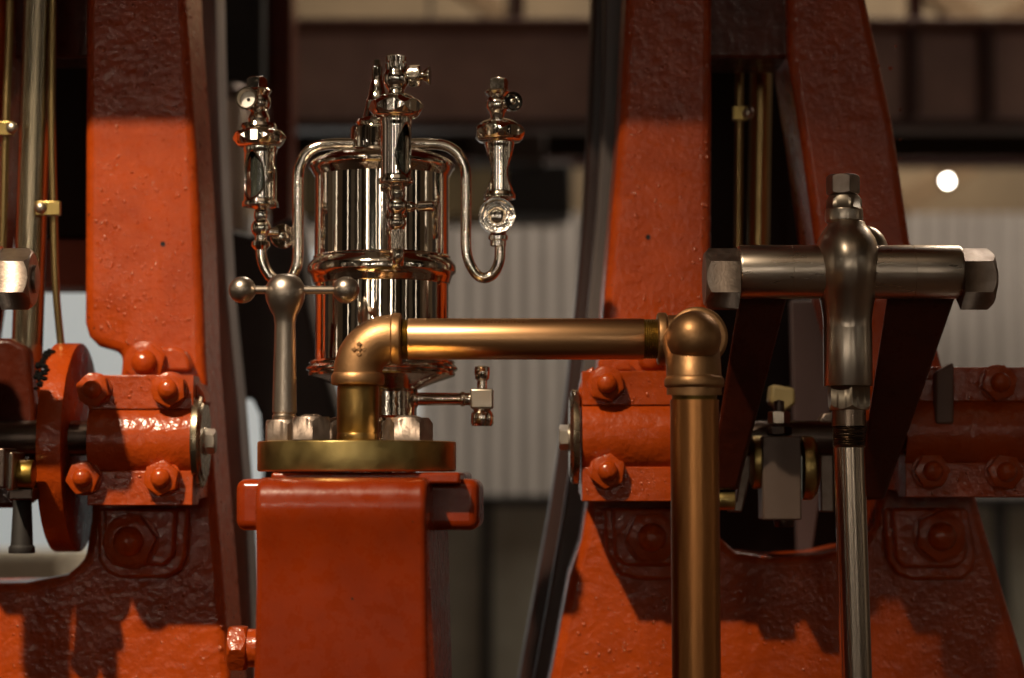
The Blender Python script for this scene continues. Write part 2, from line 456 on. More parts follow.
# lamps of the hall
M['lamp'] = emis('lamp_glow', (1.0, 0.92, 0.78), 30)
def hall_lamp(p, label, r=0.045, axis=(0, -1, -0.12), cable=True):
    t = thing('hall_lamp', label, 'lamp', p, 'lamps of the hall')
    p = Vector(p); ax = Vector(axis).normalized()
    bm = new(); lathe(bm, p, ax, rnd([(0, 0.0), (0, r*1.15), (-0.09, r*1.0), (-0.12, r*0.4), (-0.12, 0)]), 28)
    obj('lamp_housing', bm, 'black_iron', t)
    bm = new(); lathe(bm, p, ax, [(0.001, 0), (0.001, r*0.9), (0.012, r*0.6), (0.016, 0)], 28)
    obj('bulb', bm, 'lamp', t)
    if cable:
        q = p-ax*0.10
        bm = new(); tube(bm, [q, Vector((q.x, q.y, ZC))], 0.004, 8, 0); obj('cable', bm, 'black_iron', t)
    return t
hall_lamp(P(947.5, 181, 8.3), 'small round lamp glowing white high up right of the right engine frame', 0.016)
# unseen lamps added behind the visitor for sparkle in nickel and gloss paint
for k, (x, y, z) in enumerate(((-1.3, -5.0, 1.9), (0.35, -4.5, 3.6), (-3.6, -1.5, 2.9), (3.6, -1.0, 2.7), (-0.6, -2.5, 5.2), (1.6, -3.0, 4.4))):
    d = Vector((0, 2.4, 1.4))-Vector((x, y, z)); 
    hall_lamp((x, y, z), 'unseen round lamp added behind the viewer for sparkle in the nickel', 0.05, tuple(d.normalized()))
# dim dark shapes standing against the back wall
def backbox(x0, x1, y0, y1, Y, depth, mat, name, label, cat, bev=0.01):
    bm = new(); pxbox(bm, x0, x1, y0, y1, Y, depth)
    return tag(obj(name, bm, mat, None, bev), label, cat)
M['olive'] = plain('olive_timber', (0.15, 0.115, 0.06), 0.9, 0, 0.85, 4)
backbox(300, 560, 118, 218, 7.6, 0.3, 'olive', 'overhead_bin', 'dim olive brown casing hung under the girder behind the lubricator', 'casing')
backbox(505, 572, 162, 214, 7.2, 0.3, 'black_iron', 'duct', 'black duct hanging behind the right sight feed above the wall', 'duct')
backbox(470, 545, 128, 160, 6.9, 0.2, 'brown_iron', 'duct', 'dark brown duct behind the right sight feed, above the black duct', 'duct')

for p_, lab in ((P(430, 118, 7.7), 'thin rod hanging the olive casing from the roof'), (P(507, 128, 7.0), 'thin rod hanging the dark brown duct from the roof')):
    tag(obj('hanger_rod', tube(new(), [p_-Vector((0, 0, 0.001)), Vector((p_.x, p_.y, ZC))], 0.006, 8, 0), 'black_iron', None), lab, 'hanger', 'thin hanger rods')
# blurred machine between the left frame and the lubricator
t = thing('background_cylinder', 'blurred grey steel cylinder standing behind the left sight feed', 'cylinder', P(230, 240, 4.2))
bm = new(); vl(bm, 231, 4.2, [(98, 14), (104, 16), (232, 16)]); obj('barrel', bm, metal('blurred_grey_steel', (0.5, 0.42, 0.36), (0.6, 0.52, 0.45), (0.4, 0.5), 8), t)
bm = new(); vl(bm, 229, 4.2, [(86, 14), (90, 19), (99, 19), (101, 14)]); obj('cap', bm, 'steel_dark', t)
bm = new(); vl(bm, 229, 4.2, [(232, 18), (240, 18), (244, 10), (470, 10), (1150, 10)]); obj('neck', bm, 'black_iron', t)
tag(obj('background_post', (lambda b: (pxprism(b, [(270, -200), (293, -200), (290, 240), (268, 240)], 4.4, 0.12), b)[1])(new()), 'red_dark', None, 0.004),
    'narrow dark red post behind the left sight feed', 'post')
tag(obj('background_casing', (lambda b: (pxbox(b, 200, 264, -200, 84, 4.3, 0.3), b)[1])(new()), 'black_iron', None, 0.01),
    'black casing high behind the grey blurred cylinder', 'casing')
bm = new()
pxprism(bm, [(212, 222), (252, 236), (296, 214), (302, 250), (310, 310), (322, 360), (337, 410), (352, 470), (372, 600), (372, 'F'), (262, 'F'),
             (262, 470), (259, 415), (252, 400), (240, 394), (232, 396), (212, 396)], 3.4, 0.18)
tag(obj('background_stand', bm, 'brown_iron', None, 0.012, 4), 'dark brown curved cast stand behind the ball handle', 'machine stand')

# ================================================================== ENGINE FRAMES
YC = 2.58      # front face of the cast legs
def nut(parent, px, py, Y, r, proj=0.016, mat='red', axis=(0, -1, 0), rot=None, washer=True, dome=0.55, name='nut'):
    """painted hexagon nut with washer ring and domed stud end, standing out of a face at depth Y"""
    s = S(Y); c = P(px, py, Y); R = r*s
    if rot is None: rot = random.uniform(0, 1)
    bm = new()
    if washer: lathe(bm, c, axis, rnd([(-0.001, 0), (-0.001, R*1.02), (0.003, R*1.02), (0.003, 0)], 0.0006), 36)
    hexa(bm, c+Vector(axis)*0.002, axis, proj, R*1.0, rot, (False, True))
    o = obj(name, bm, mat, parent, 0.0009, 2, 40)
    bm = new(); rs = R*dome
    t0 = proj
    lathe(bm, c, axis, [(t0-0.003, 0), (t0-0.003, rs), (t0+0.005, rs), (t0+0.005+rs*0.32, rs*0.88), (t0+0.005+rs*0.55, rs*0.6), (t0+0.005+rs*0.66, rs*0.25), (t0+0.005+rs*0.68, 0)], 28)
    obj('stud', bm, mat, o)
    return o

def arch_pad(parent, pts, Y, depth, mat='red', bev=0.004, name='mounting_pad'):
    bm = new(); pxprism(bm, pts, Y, depth); return obj(name, bm, mat, parent, bev, 3)

# ---- left frame
lf = thing('engine_frame', 'red cast iron engine frame at the left edge, upright leg brightly lit', 'engine frame', (P(90, 475, YC).x, YC+0.1, 0), 'front frames of the engines')
outline_l = [(-220, 'F'), (-220, 770), (-200, 678), (-170, 500), (-130, 240), (-112, 0), (-95, -170), (6, -170), (4, 60), (-8, 200), (-26, 330), (-60, 400),
             (-110, 470), (-126, 530), (-100, 568), (-40, 584), (25, 583), (66, 575), (84, 560), (90, 520), (92, 470), (94, 420), (118, 396), (122, 352), (98, 346), (88, 336), (84, 322), (85, 120), (86, -170),
             (180, -170), (186, 0), (193, 100), (199, 200), (203, 300), (205, 360), (212, 450), (221, 560), (230, 678), (246, 780), (246, 'F')]
bm = new(); pxprism(bm, outline_l, YC, 0.15); leg = obj('casting', bm, 'red', lf, 0.011, 4)
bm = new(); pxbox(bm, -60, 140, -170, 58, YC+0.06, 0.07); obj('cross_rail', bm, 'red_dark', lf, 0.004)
# drilled hole, a dark disc holding the shade of its recess
h = new(); c = P(163, 244, YC); lathe(h, c, (0, -1, 0), [(-0.004, 0), (-0.004, 0.0030), (0.0012, 0.0030), (0.0006, 0.002), (0.0006, 0)], 16); obj('hole_shade', h, 'hole', lf)
pad = arch_pad(lf, [(126, 371), (126, 362), (132, 352), (146, 347), (176, 347), (186, 352), (190, 362), (190, 371)], YC-0.028, 0.03)
nut(lf, 146, 363, YC-0.028, 21, 0.010, dome=0.6, rot=0.3)
pad = arch_pad(lf, [(98, 508), (98, 560), (106, 572), (120, 578), (166, 578), (180, 570), (186, 556), (188, 508)], YC-0.018, 0.02)
pad = arch_pad(lf, [(104, 508), (104, 556), (114, 566), (164, 566), (174, 556), (176, 508)], YC-0.03, 0.014)
nut(lf, 131, 541, YC-0.03, 27, 0.014, dome=0.55, rot=0.1)

# ---- right frame
rf = thing('engine_frame', 'red cast iron A-shaped engine frame on the right behind the vertical bronze pipe', 'engine frame', (P(800, 475, YC).x, YC+0.1, 0), 'front frames of the engines')
outline_r = [(528, 'F'), (528, 780), (551, 678), (570, 576), (582, 540), (588, 500), (593, 430), (600, 360), (605, 290), (612, 210), (620, 120), (626, 0), (634, -170),
             (712, -170), (712, 120), (711, 330), (700, 380), (700, 470), (712, 530), (736, 552), (775, 557), (820, 554), (856, 546), (876, 524), (880, 470), (862, 400), (836, 320), (815, 240), (803, 150), (789, 60), (784, -170),
             (846, -170), (867, 0), (893, 120), (911, 240), (944, 370), (981, 512), (1023, 655), (1056, 780), (1056, 'F')]
bm = new(); pxprism(bm, outline_r, YC, 0.15); obj('casting', bm, 'red', rf, 0.011, 4)
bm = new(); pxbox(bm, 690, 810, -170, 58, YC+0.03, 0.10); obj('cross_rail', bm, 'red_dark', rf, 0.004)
h = new(); c = P(648, 237, YC); lathe(h, c, (0, -1, 0), [(-0.004, 0), (-0.004, 0.0030), (0.0012, 0.0030), (0.0006, 0.002), (0.0006, 0)], 16); obj('hole_shade', h, 'hole', rf)  # shade of the hole put into a dark disc
arch_pad(rf, [(598, 371), (598, 362), (604, 352), (616, 348), (680, 348), (690, 352), (692, 371)], YC-0.028, 0.03)
nut(rf, 650, 360, YC-0.028, 21, 0.010, dome=0.6)
arch_pad(rf, [(604, 508), (606, 552), (618, 574), (640, 580), (700, 580), (706, 566), (706, 508)], YC-0.018, 0.02)
arch_pad(rf, [(612, 508), (614, 556), (624, 566), (694, 566), (698, 556), (698, 508)], YC-0.03, 0.014)
nut(rf, 651, 537, YC-0.03, 26, 0.014, dome=0.55)
arch_pad(rf, [(884, 508), (888, 560), (898, 574), (912, 580), (962, 580), (974, 570), (976, 552), (968, 508)], YC-0.018, 0.02)
arch_pad(rf, [(892, 508), (896, 560), (904, 568), (956, 568), (966, 560), (968, 548), (962, 508)], YC-0.03, 0.014)
nut(rf, 939, 536, YC-0.03, 26, 0.014, dome=0.55)

DROP = bmesh.new(); bmesh.ops.create_uvsphere(DROP, u_segments=10, v_segments=6, radius=1.0); DROP.verts.index_update()
DV = [v.co.copy() for v in DROP.verts]; DF = [[v.index for v in f.verts] for f in DROP.faces]; DROP.free()
def drops(parent, regions, Y):
    """small raised drops dried in the gloss paint"""
    bm = new()
    for x0, x1, y0, y1, cnt, bias in regions:
        for k in range(cnt):
            x = random.uniform(x0, x1); y = y0+(y1-y0)*random.random()**bias
            r = random.choice((0.7, 0.8, 0.9, 1.0, 1.1, 1.3, 1.6, 2.1))*0.001
            c = P(x, y, Y); sx, sz = random.uniform(0.8, 1.3), random.uniform(0.8, 1.5)
            vs = [bm.verts.new((c.x+q.x*r*sx, c.y+q.y*r*0.5, c.z+q.z*r*sz)) for q in DV]
            for f in DF: bm.faces.new([vs[a] for a in f])
    o = obj('paint_drops', bm, 'red_drops', parent, ang=80); o['kind'] = 'stuff'
    return o
drops(lf, [(94, 192, -20, 340, 480, 0.8), (94, 120, 110, 340, 60, 1), (96, 190, 235, 300, 110, 1), (4, 222, 594, 678, 90, 1), (126, 196, 300, 345, 30, 1)], YC)
drops(rf, [(632, 708, 0, 330, 170, 0.7), (700, 708, 120, 240, 26, 1), (626, 640, 100, 230, 30, 1), (572, 668, 590, 678, 110, 1), (724, 990, 590, 678, 120, 1), (820, 905, 40, 240, 40, 1)], YC)

# ---- rear frames, in shade, farther back
YR = 2.92
bm = new()
pxprism(bm, [(150, -170), (215, -170), (217, 40), (219, 120), (222, 200), (228, 300), (238, 400), (247, 520), (255, 678), (262, 780), (262, 'F'), (160, 'F'), (160, 400)], YR, 0.10)
tag(obj('rear_frame_leg', bm, 'grey_iron', None, 0.006, 3), 'grey iron rear leg showing as a strip right of the lit red leg', 'frame leg', 'rear legs of the engines')
bm = new()
pxprism(bm, [(594, -170), (592, 40), (589, 120), (584, 210), (576, 300), (566, 400), (548, 520), (526, 640), (512, 720), (498, 800), (498, 'F'), (640, 'F'), (640, -170)], YR, 0.12)
tag(obj('rear_frame_leg', bm, plain('dark_brown_paint', (0.030, 0.014, 0.012), 0.35), None, 0.006, 3), 'dark brown curved rear leg showing left of the right frame', 'frame leg', 'rear legs of the engines')
bm = new()
pxprism(bm, [(605, -170), (604, 40), (602, 120), (597, 210), (589, 300), (580, 400), (562, 520), (541, 640), (530, 700), (518, 780), (518, 'F'), (640, 'F'), (640, -170)], YR-0.14, 0.05)
tag(obj('frame_web', bm, plain('edge_grey', (0.085, 0.07, 0.068), 0.4), None, 0.004, 3), 'narrow grey edge strip between the dark rear leg and the right red frame', 'frame web')
# black casings seen through the legs
for pts, lab in (([(8, -170), (96, -170), (96, 236), (8, 236)], 'black iron casing behind the rods in the gap of the left frame'),
                 ([(706, -170), (800, -170), (800, 200), (850, 300), (874, 440), (880, 566), (700, 566)], 'black iron casing behind the rods in the gap of the right frame')):
    bm = new(); pxprism(bm, pts, 2.98, 0.15)
    tag(obj('rear_casing', bm, 'black_iron', None, 0.006), lab, 'casing', 'casings behind the frames')
bm = new(); pxbox(bm, 20, 100, 238, 286, 2.99, 0.12)
tag(obj('rear_block', bm, plain('dusty_pink_paint', (0.34, 0.14, 0.10), 0.6), None, 0.006), 'dusty pink block behind the thin brass pipe at the left', 'block')

# overhead beds carrying the steam cylinders (they shade the tops of the legs)
for x0, x1, lab in ((-240, 214, 'red cylinder bed lying across the top of the left frame'), (440, 1100, 'red cylinder bed lying across the top of the right frame')):
    a, b_ = P(x0, -140, 2.3), P(x1, -140, 2.3)
    t = thing('cylinder_bed', lab, 'cylinder bed', ((a.x+b_.x)/2, 2.55, P(0, -170, YC).z), 'cylinder beds')
    zb_ = P(0, -170, YC).z
    bm = new(); box(bm, a.x, b_.x, 2.225, 3.1, zb_, zb_+0.08); obj('plate', bm, 'red', t, 0.006)
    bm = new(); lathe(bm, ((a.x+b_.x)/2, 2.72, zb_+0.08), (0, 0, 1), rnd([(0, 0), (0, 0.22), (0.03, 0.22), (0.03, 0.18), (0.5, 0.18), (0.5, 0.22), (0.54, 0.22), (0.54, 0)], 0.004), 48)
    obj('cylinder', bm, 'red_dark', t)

# ================================================================== BEARINGS
def bearing(label, x0, x1, cy, nuts, cap=None, group='bearings on the frames', ylo=None):
    """plummer block: half round bulge between two bolted flanges, axis along X"""
    Yf = 2.455; s = S(Yf)
    a = P(x0, cy, Yf).x; b_ = P(x1, cy, Yf).x; zc = P((x0+x1)/2, cy, Yf).z
    t = thing('bearing', label, 'bearing', ((a+b_)/2, YC, zc-66*s), group)
    prof = []
    yb = YC-0.0005; yfl = Yf; R = 0.047; yc = 2.490
    h1, h2 = 31*s, 65*s
    prof += [(yb-0.0, -h2+0.008), (yfl+0.055, -h2+0.006), (yfl+0.045, -h2), (yfl, -h2), (yfl, -h1)]
    th0 = math.asin(min(0.99, h1/R))
    for k in range(0, 17):
        th = -th0+2*th0*k/16
        prof.append((yc-R*math.cos(th)-0.0, R*math.sin(th)))
    prof += [(yfl, h1), (yfl, h2), (yfl+0.045, h2), (yfl+0.055, h2-0.006), (yb, h2-0.008)]
    bm = new(); prism(bm, [Vector((0, y, zc+z)) for y, z in prof], 'X', a, b_)
    obj('housing', bm, 'red', t, 0.0035, 3)
    for (nx, ny, r) in nuts: nut(t, nx, ny, yfl, r, 0.015)
    drops(t, [(x0+4, x1-4, cy-62, cy-34, 34, 1), (x0+4, x1-4, cy+35, cy+62, 34, 1)], Yf)
    if cap:
        side, px = cap
        ax = Vector((side, 0, 0)); xe = P(px, cy, 2.49).x
        bm = new(); lathe(bm, (xe, 2.492, zc), ax, rnd([(0, 0), (0, 48*s*1.0), (0.007, 48*s), (0.009, 46*s), (0.009, 42*s), (0.011, 40*s), (0.011, 0)], 0.001), 64)
        cp = obj('end_cap', bm, 'brass_cap', t)
        bm = new(); hexa(bm, Vector((xe, 2.485, zc-1*s))+ax*0.011, ax, 0.012, 0.0145, 0.52); 
        lathe(bm, Vector((xe, 2.485, zc-1*s))+ax*0.0105, ax, rnd([(0, 0), (0, 0.016), (0.002, 0.016), (0.002, 0)], .0004), 30)
        obj('cap_bolt', bm, 'steel', cp, 0.0005)
    return t
b1 = bearing('red bearing block bolted to the lit leg of the left frame', 88, 193, 440, [(95, 390, 17), (170, 390, 18), (85, 478, 17), (163, 478, 18)], (1, 196))
# side ribs of the housing
bm = new(); pxprism(bm, [(184, 376), (193, 378), (203, 392), (206, 402), (200, 410), (190, 404)], 2.475, 0.05); obj('side_rib', bm, 'red', b1, 0.003)
b2 = bearing('red bearing block on the left leg of the right frame, partly behind the bronze pipe', 582, 700, 436, [(606, 384, 18), (690, 384, 18), (607, 471, 18), (690, 471, 18)], (-1, 579))
bm = new(); pxprism(bm, [(584, 372), (594, 366), (596, 400), (581, 408), (577, 396)], 2.475, 0.05); obj('side_rib', bm, 'red', b2, 0.003)
b3 = bearing('red bearing block on the right leg of the right frame, cut by the right edge', 905, 1034, 432, [(997, 383, 18), (930, 471, 18), (1003, 472, 18)], None)
# rocking shafts through the bearings
zc = P(500, 438, 2.49).z
for xa, xb, lab in ((-200, 100, 'dark steel rocking shaft running through the left bearing block'), (701, 904, 'dark steel rocking shaft between the two bearing blocks of the right frame')):
    A = P(xa, 438, 2.50).x; B = P(xb, 438, 2.50).x
    bm = new(); lathe(bm, (A, 2.50, zc), (1, 0, 0), rnd([(0, 0), (0, 0.020), (B-A, 0.020), (B-A, 0)]), 32)
    tag(obj('rocking_shaft', bm, 'steel_dark', None), lab, 'shaft', 'rocking shafts')

# ================================================================== CROSSHEADS
YT = 2.30
def crosshead(dx, label, rods=True):
    """steel cross pin with hexagon ends, ball centre with oil cup, and round rod going down"""
    X = lambda x: x+dx
    s = S(YT)
    c = P(X(849), 272, YT)
    t = thing('crosshead', label, 'crosshead', (c.x, YT, P(0, 678, YT).z), 'crossheads of the engines')
    xa, xb = P(X(738), 272, YT).x, P(X(960), 272, YT).x
    L = xb-xa
    bm = new(); lathe(bm, (xa, YT, c.z), (1, 0, 0), rnd([(0, 0), (0, 26*s), (0.003, 27*s), (L*0.235, 27*s), (L*0.236, 26.4*s), (L*0.24, 26.4*s), (L*0.241, 27*s),
                     (L*0.78, 27*s), (L*0.781, 26.4*s), (L*0.785, 26.4*s), (L*0.786, 27*s), (L-0.003, 27*s), (L, 26*s), (L, 0)], 0.0004), 64)
    obj('cross_pin', bm, 'steel_h', t)
    bm = new(); hexa(bm, (xa, YT, P(0, 279, YT).z), (-1, 0, 0), 34*s, 31*s, PI/6, (False, True), dome=0.75); obj('hexagon_end', bm, 'nutsteel', t, 0.0006)
    bm = new(); hexa(bm, (xb, YT, P(0, 279, YT).z), (1, 0, 0), 32*s, 31*s, PI/6, (False, True), dome=0.75)
    he = obj('hexagon_end', bm, 'nutsteel', t, 0.0006)
    bm = new(); lathe(bm, (xb+32*s, YT, P(0, 279, YT).z), (1, 0, 0), rnd([(-0.001, 0), (-0.001, 14*s), (0.004, 14*s), (0.004, 0)]), 32); obj('stud', bm, 'nutsteel', he)
    # turned body, very slightly leaning like the rod
    cx = X(847)
    bm = new()
    vl(bm, cx, YT, [(222, 18), (225, 19), (231, 23.5), (239, 28.5), (249, 31.5), (262, 32.6), (277, 31.8), (291, 29), (305, 26.2), (317, 24.5), (328, 24), (329, 24.4), (386, 24.4)], 64, 0.0005)
    for v in bm.verts:
        k = max(0.0, 1-abs(v.co.z-c.z)/0.075); v.co.y = YT+(v.co.y-YT)*(1+0.38*k*k*(3-2*k))
    obj('ball_body', bm, 'steel_body', t)
    bm = new(); q = P(X(866), 254, YT+0.03); ball(bm, q, 23*s, (1, 1, 1.25), 36); obj('rear_lobe', bm, 'steel_body', t)
    # oil cup
    bm = new(); vl(bm, X(844), YT, [(209, 18.5), (211, 19), (221, 19), (223, 17)], 48, 0.0006)
    oc = obj('oil_cup', bm, 'steel_body', t)
    bm = new(); hexa(bm, P(X(844), 210, YT), (0, 0, 1), 14*s, 18*s, 0.25, (False, True), dome=1.2); obj('hexagon_collar', bm, 'steel', oc, 0.0005)
    bm = new(); lathe(bm, P(X(843), 198, YT), (0, 0, 1), [(0, 0), (0, 12*s), (5*s, 12*s), (5*s, 0)], 24); obj('neck', bm, 'steel_dark', oc)
    bm = new(); hexa(bm, P(X(843), 195, YT), (0, 0, 1), 20*s, 17*s, 0.25, (True, True), dome=0.6); obj('cap', bm, 'nutsteel', oc, 0.0006)
    # lock nut and threaded socket
    bm = new(); hexa(bm, P(X(849), 410, YT), (0, 0, 1), 24.5*s, 22.5*s, 0.0, (True, False), dome=1.0); obj('lock_nut', bm, 'steel', t, 0.0005)
    pr = [(409, 17), (426, 17)]
    for k in range(9): pr += [(426.3+k*2.3, 15.0), (427.4+k*2.3, 16.6)]
    pr += [(448, 15.4)]
    bm = new(); vl(bm, X(849), YT, pr, 40, 0.0); obj('thread', bm, 'steel_dark2', t)
    # round rod
    a = P(X(849), 446, YT); b_ = P(X(856.5), 678, YT)
    d = (b_-a); e = a+d*1.9
    bm = new(); tube(bm, [a, e], 15.6*s, 48, 0); obj('rod', bm, 'steel_v', t)
    return t
crosshead(0, 'polished steel crosshead with ball body and rod at the right')
crosshead(-958, 'steel crosshead cut by the left edge, only its hexagon end shows')

# rocker arms carrying the cross pins
def arm(pts_top, pts_bot, y0, y1, label, mat='arm'):
    (a, b_), ya = pts_top; (c, d), yb = pts_bot
    q = [P(a, ya, y0), P(b_, ya, y0), P(b_, ya, y0+0.05), P(a, ya, y0+0.05)]
    r = [P(c, yb, y1), P(d, yb, y1), P(d, yb, y1+0.06), P(c, yb, y1+0.06)]
    bm = new()
    A = [bm.verts.new(v) for v in q]; B = [bm.verts.new(v) for v in r]
    bm.faces.new(A); bm.faces.new(B[::-1])
    for i in range(4):
        j = (i+1) % 4; bm.faces.new((A[i], B[i], B[j], A[j]))
    return tag(obj('rocker_arm', bm, mat, None, 0.004, 3), label, 'rocker arm', 'rocker arms')
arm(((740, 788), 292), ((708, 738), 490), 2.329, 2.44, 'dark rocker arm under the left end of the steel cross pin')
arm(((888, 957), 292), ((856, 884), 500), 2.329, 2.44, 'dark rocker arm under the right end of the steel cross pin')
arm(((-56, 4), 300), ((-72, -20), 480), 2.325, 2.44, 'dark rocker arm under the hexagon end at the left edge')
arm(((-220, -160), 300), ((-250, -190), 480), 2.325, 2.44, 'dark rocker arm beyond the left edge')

# ================================================================== LEFT EDGE: rods, pipes, crank disc
def rod(x0, y0, x1, y1, Y, r, mat, name, label, cat, ext=0.0, seg=32):
    a, b_ = P(x0, y0, Y), P(x1, y1, Y)
    if y0 == -160: a.z = ZTOP-0.0005
    bm = new(); tube(bm, [a, b_], r*S(Y), seg, 0)
    return tag(obj(name, bm, mat, None), label, cat)
rod(45, -160, 23, 470, 2.565, 15.5, 'steel_left', 'piston_rod', 'thick steel rod standing at the left edge between brass pipes', 'rod')
def pipe_path(pts, Y, r, mat, name, label, cat):
    bm = new(); q_ = [P(x, y, Y) for x, y in pts]; q_[0].z = ZTOP-0.0005; tube(bm, q_, r*S(Y), 14, 4)
    return tag(obj(name, bm, mat, None), label, cat)
pipe_path([(55, -160), (53, 0), (52, 120), (54, 220), (56, 290), (61, 345)], 2.55, 3.8, 'brass_pipe', 'oil_pipe', 'thin brass oil pipe right of the thick steel rod at the left', 'pipe')
pipe_path([(12, -160), (10, 0), (6, 120), (4, 200), (2, 260)], 2.54, 4.0, 'brass_pipe', 'oil_pipe', 'thin brass oil pipe at the left edge, left of the thick steel rod', 'pipe')
def clip(x0, x1, y, Y, sx, label):
    t = thing('pipe_clip', label, 'pipe clip', P((x0+x1)/2, y+8, Y), 'brass pipe clips')
    s = S(Y)
    bm = new(); pxbox(bm, x0, x1, y-7, y+7, Y-0.006, 0.009); obj('band', bm, 'brass_bright', t, 0.001)
    bm = new(); c = P(sx, y, Y-0.006); lathe(bm, c, (0, -1, 0), [(0, 0), (0, 6*s), (0.002, 5.6*s), (0.0042, 3.6*s), (0.005, 0)], 24); obj('screw', bm, 'steel', t)
clip(36, 60, 208, 2.545, 41, 'brass clip with a round screw on the pipe right of the steel rod')
clip(-3, 13, 128, 2.535, 12, 'brass clip with a round screw on the pipe at the left edge')
# right gap
rod(764, -160, 758, 262, 2.80, 11, 'brass_pipe', 'valve_rod', 'brass rod in the dark gap of the right frame', 'rod')
pipe_path([(741, -160), (740, 0), (739, 120), (738, 262)], 2.76, 4, 'brass_pipe', 'oil_pipe', 'thin brass oil pipe left of the brass rod in the right frame', 'pipe')
clip(733, 748, 113, 2.755, 748, 'small brass clip on the thin pipe in the right frame gap')

# crank disc with lit rim
Yd = 2.562; zd_ = P(0, 446, 2.45).z; Rd = 0.121
t = thing('crank_disc', 'thick red crank disc with greasy top rim beside the left bearing block', 'crank disc', (P(50, 448, Yd).x, Yd, zd_-Rd))
xa, xb = P(37, 448, 2.45).x, P(62, 448, 2.45).x
bm = new(); lathe(bm, (xa, Yd, zd_), (1, 0, 0), rnd([(0, 0), (0, Rd), (xb-xa, Rd), (xb-xa, 0)], 0.0012), 96); obj('disc', bm, 'red', t)
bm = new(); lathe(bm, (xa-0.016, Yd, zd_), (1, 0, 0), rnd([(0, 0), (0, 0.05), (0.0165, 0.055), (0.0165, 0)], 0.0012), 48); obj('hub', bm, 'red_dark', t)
bm = new()
for k in range(46):
    th = random.uniform(0.55, 1.15)
    p = Vector((xa+random.uniform(-0.006, 0.004)+0.002*math.sin(k), Yd-Rd*math.cos(th), zd_+Rd*math.sin(th)))
    ball(bm, p, random.uniform(0.0015, 0.0042), (1, 1, 0.8), 8)
obj('grease', bm, 'grease', t)
# brass and steel coupling in the shade at the left edge
t = thing('link_block', 'brass and steel link block at the left edge, left of the crank disc', 'link block', P(16, 500, 2.42))
bm = new(); pxbox(bm, -6, 5, 448, 488, 2.37, 0.06); obj('cheek_plate', bm, 'steel_dark', t, 0.002)
bm = new(); pxbox(bm, 5, 13, 452, 490, 2.39, 0.06); obj('cheek_plate', bm, 'steel', t, 0.002)
a = P(12, 474, 2.42); bm = new(); lathe(bm, a, (1, 0, 0), rnd([(0, 0), (0, 14*S(2.42)), (22*S(2.42), 14*S(2.42)), (22*S(2.42), 0)], 0.001), 32); obj('brass_bush', bm, 'thread', t)
bm = new(); pxbox(bm, 8, 33, 488, 500, 2.42, 0.05); obj('base_plate', bm, 'steel_dark', t, 0.002)
bm = new(); vl(bm, 22, 2.46, [(498, 9), (545, 11), (547, 13), (553, 13)], 24); obj('stem', bm, 'black_iron', t)
# dark housings in the shade under the disc
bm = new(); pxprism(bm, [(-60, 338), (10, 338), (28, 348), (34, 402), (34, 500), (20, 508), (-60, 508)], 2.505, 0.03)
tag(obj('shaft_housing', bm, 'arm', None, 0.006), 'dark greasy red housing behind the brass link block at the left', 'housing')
# pale case far behind seen through the left opening
backbox(-60, 58, 556, 700, 5.5, 0.6, plain('cream_box_paint', (0.62, 0.56, 0.44), 0.6), 'storage_box', 'cream box seen through the opening above the left frame base', 'box')

# ================================================================== RIGHT FRAME GAP DETAILS
t = thing('valve_block', 'grey brown steel block with top nut in the shaded gap beside the rod', 'valve block', P(782, 520, 2.50))
bm = new(); pxbox(bm, 763, 801, 436, 520, 2.44, 0.05); obj('body', bm, plain('grey_brown_steel', (0.15, 0.105, 0.085), 0.45, 0.3), t, 0.002)
bm = new(); hexa(bm, P(780, 435, 2.465), (0, 0, 1), 0.010, 0.014, 0.2); obj('nut', bm, 'steel_dark', t, 0.0005)
bm = new(); hexa(bm, P(779, 424, 2.465), (0, 0, 1), 0.014, 0.0125, 0.35); obj('nut', bm, 'steel', t, 0.0005)
bm = new(); lathe(bm, P(779, 412, 2.465), (0, 0, 1), [(0, 0), (0, 0.006), (0.012, 0.006), (0.014, 0)], 20); obj('stud', bm, 'steel_dark', t)
bm = new(); vl(bm, 784, 2.46, [(520, 11), (527, 9)], 20); obj('lower_stud', bm, 'steel_dark', t)
bm = new(); lathe(bm, P(801, 468, 2.475), (1, 0, 0), rnd([(0, 0), (0, 0.036), (0.012, 0.036), (0.018, 0.028), (0.018, 0)], 0.002), 40); obj('collar', bm, 'brass', t)
bm = new(); lathe(bm, P(764, 462, 2.475), (-1, 0, 0), rnd([(0, 0), (0, 0.03), (0.014, 0.03), (0.014, 0)], 0.002), 40); obj('collar', bm, 'brass', t)
bm = new(); pxprism(bm, [(824, 413), (819, 420), (821, 512), (834, 512), (834, 412)], 2.50, 0.02)
tag(obj('bracket', bm, 'nutsteel', None, 0.002), 'worn steel bracket just left of the polished rod in the gap', 'bracket')
bm = new(); pxprism(bm, [(746, 440), (736, 500), (728, 512), (742, 512), (752, 470), (756, 436)], 2.50, 0.02)
tag(obj('bracket', bm, 'nutsteel', None, 0.002), 'worn steel bracket at the foot of the left rocker arm', 'bracket')
t = thing('brass_pin', 'short brass pin right of the vertical bronze pipe in the gap', 'pin', P(728, 508, 2.46))
bm = new(); lathe(bm, P(704, 500, 2.45), (1, 0, 0), rnd([(0, 0), (0, 0.011), (0.034, 0.011), (0.034, 0)], 0.001), 24); obj('shank', bm, 'brass', t)
bm = new(); pxprism(bm, [(790, 300), (835, 300), (830, 430), (812, 560), (797, 560)], 2.735, 0.02)
tag(obj('back_plate', bm, plain('purple_brown_plate', (0.075, 0.045, 0.045), 0.55), None, 0.003), 'purple brown strip standing behind the block in the right frame gap', 'plate')
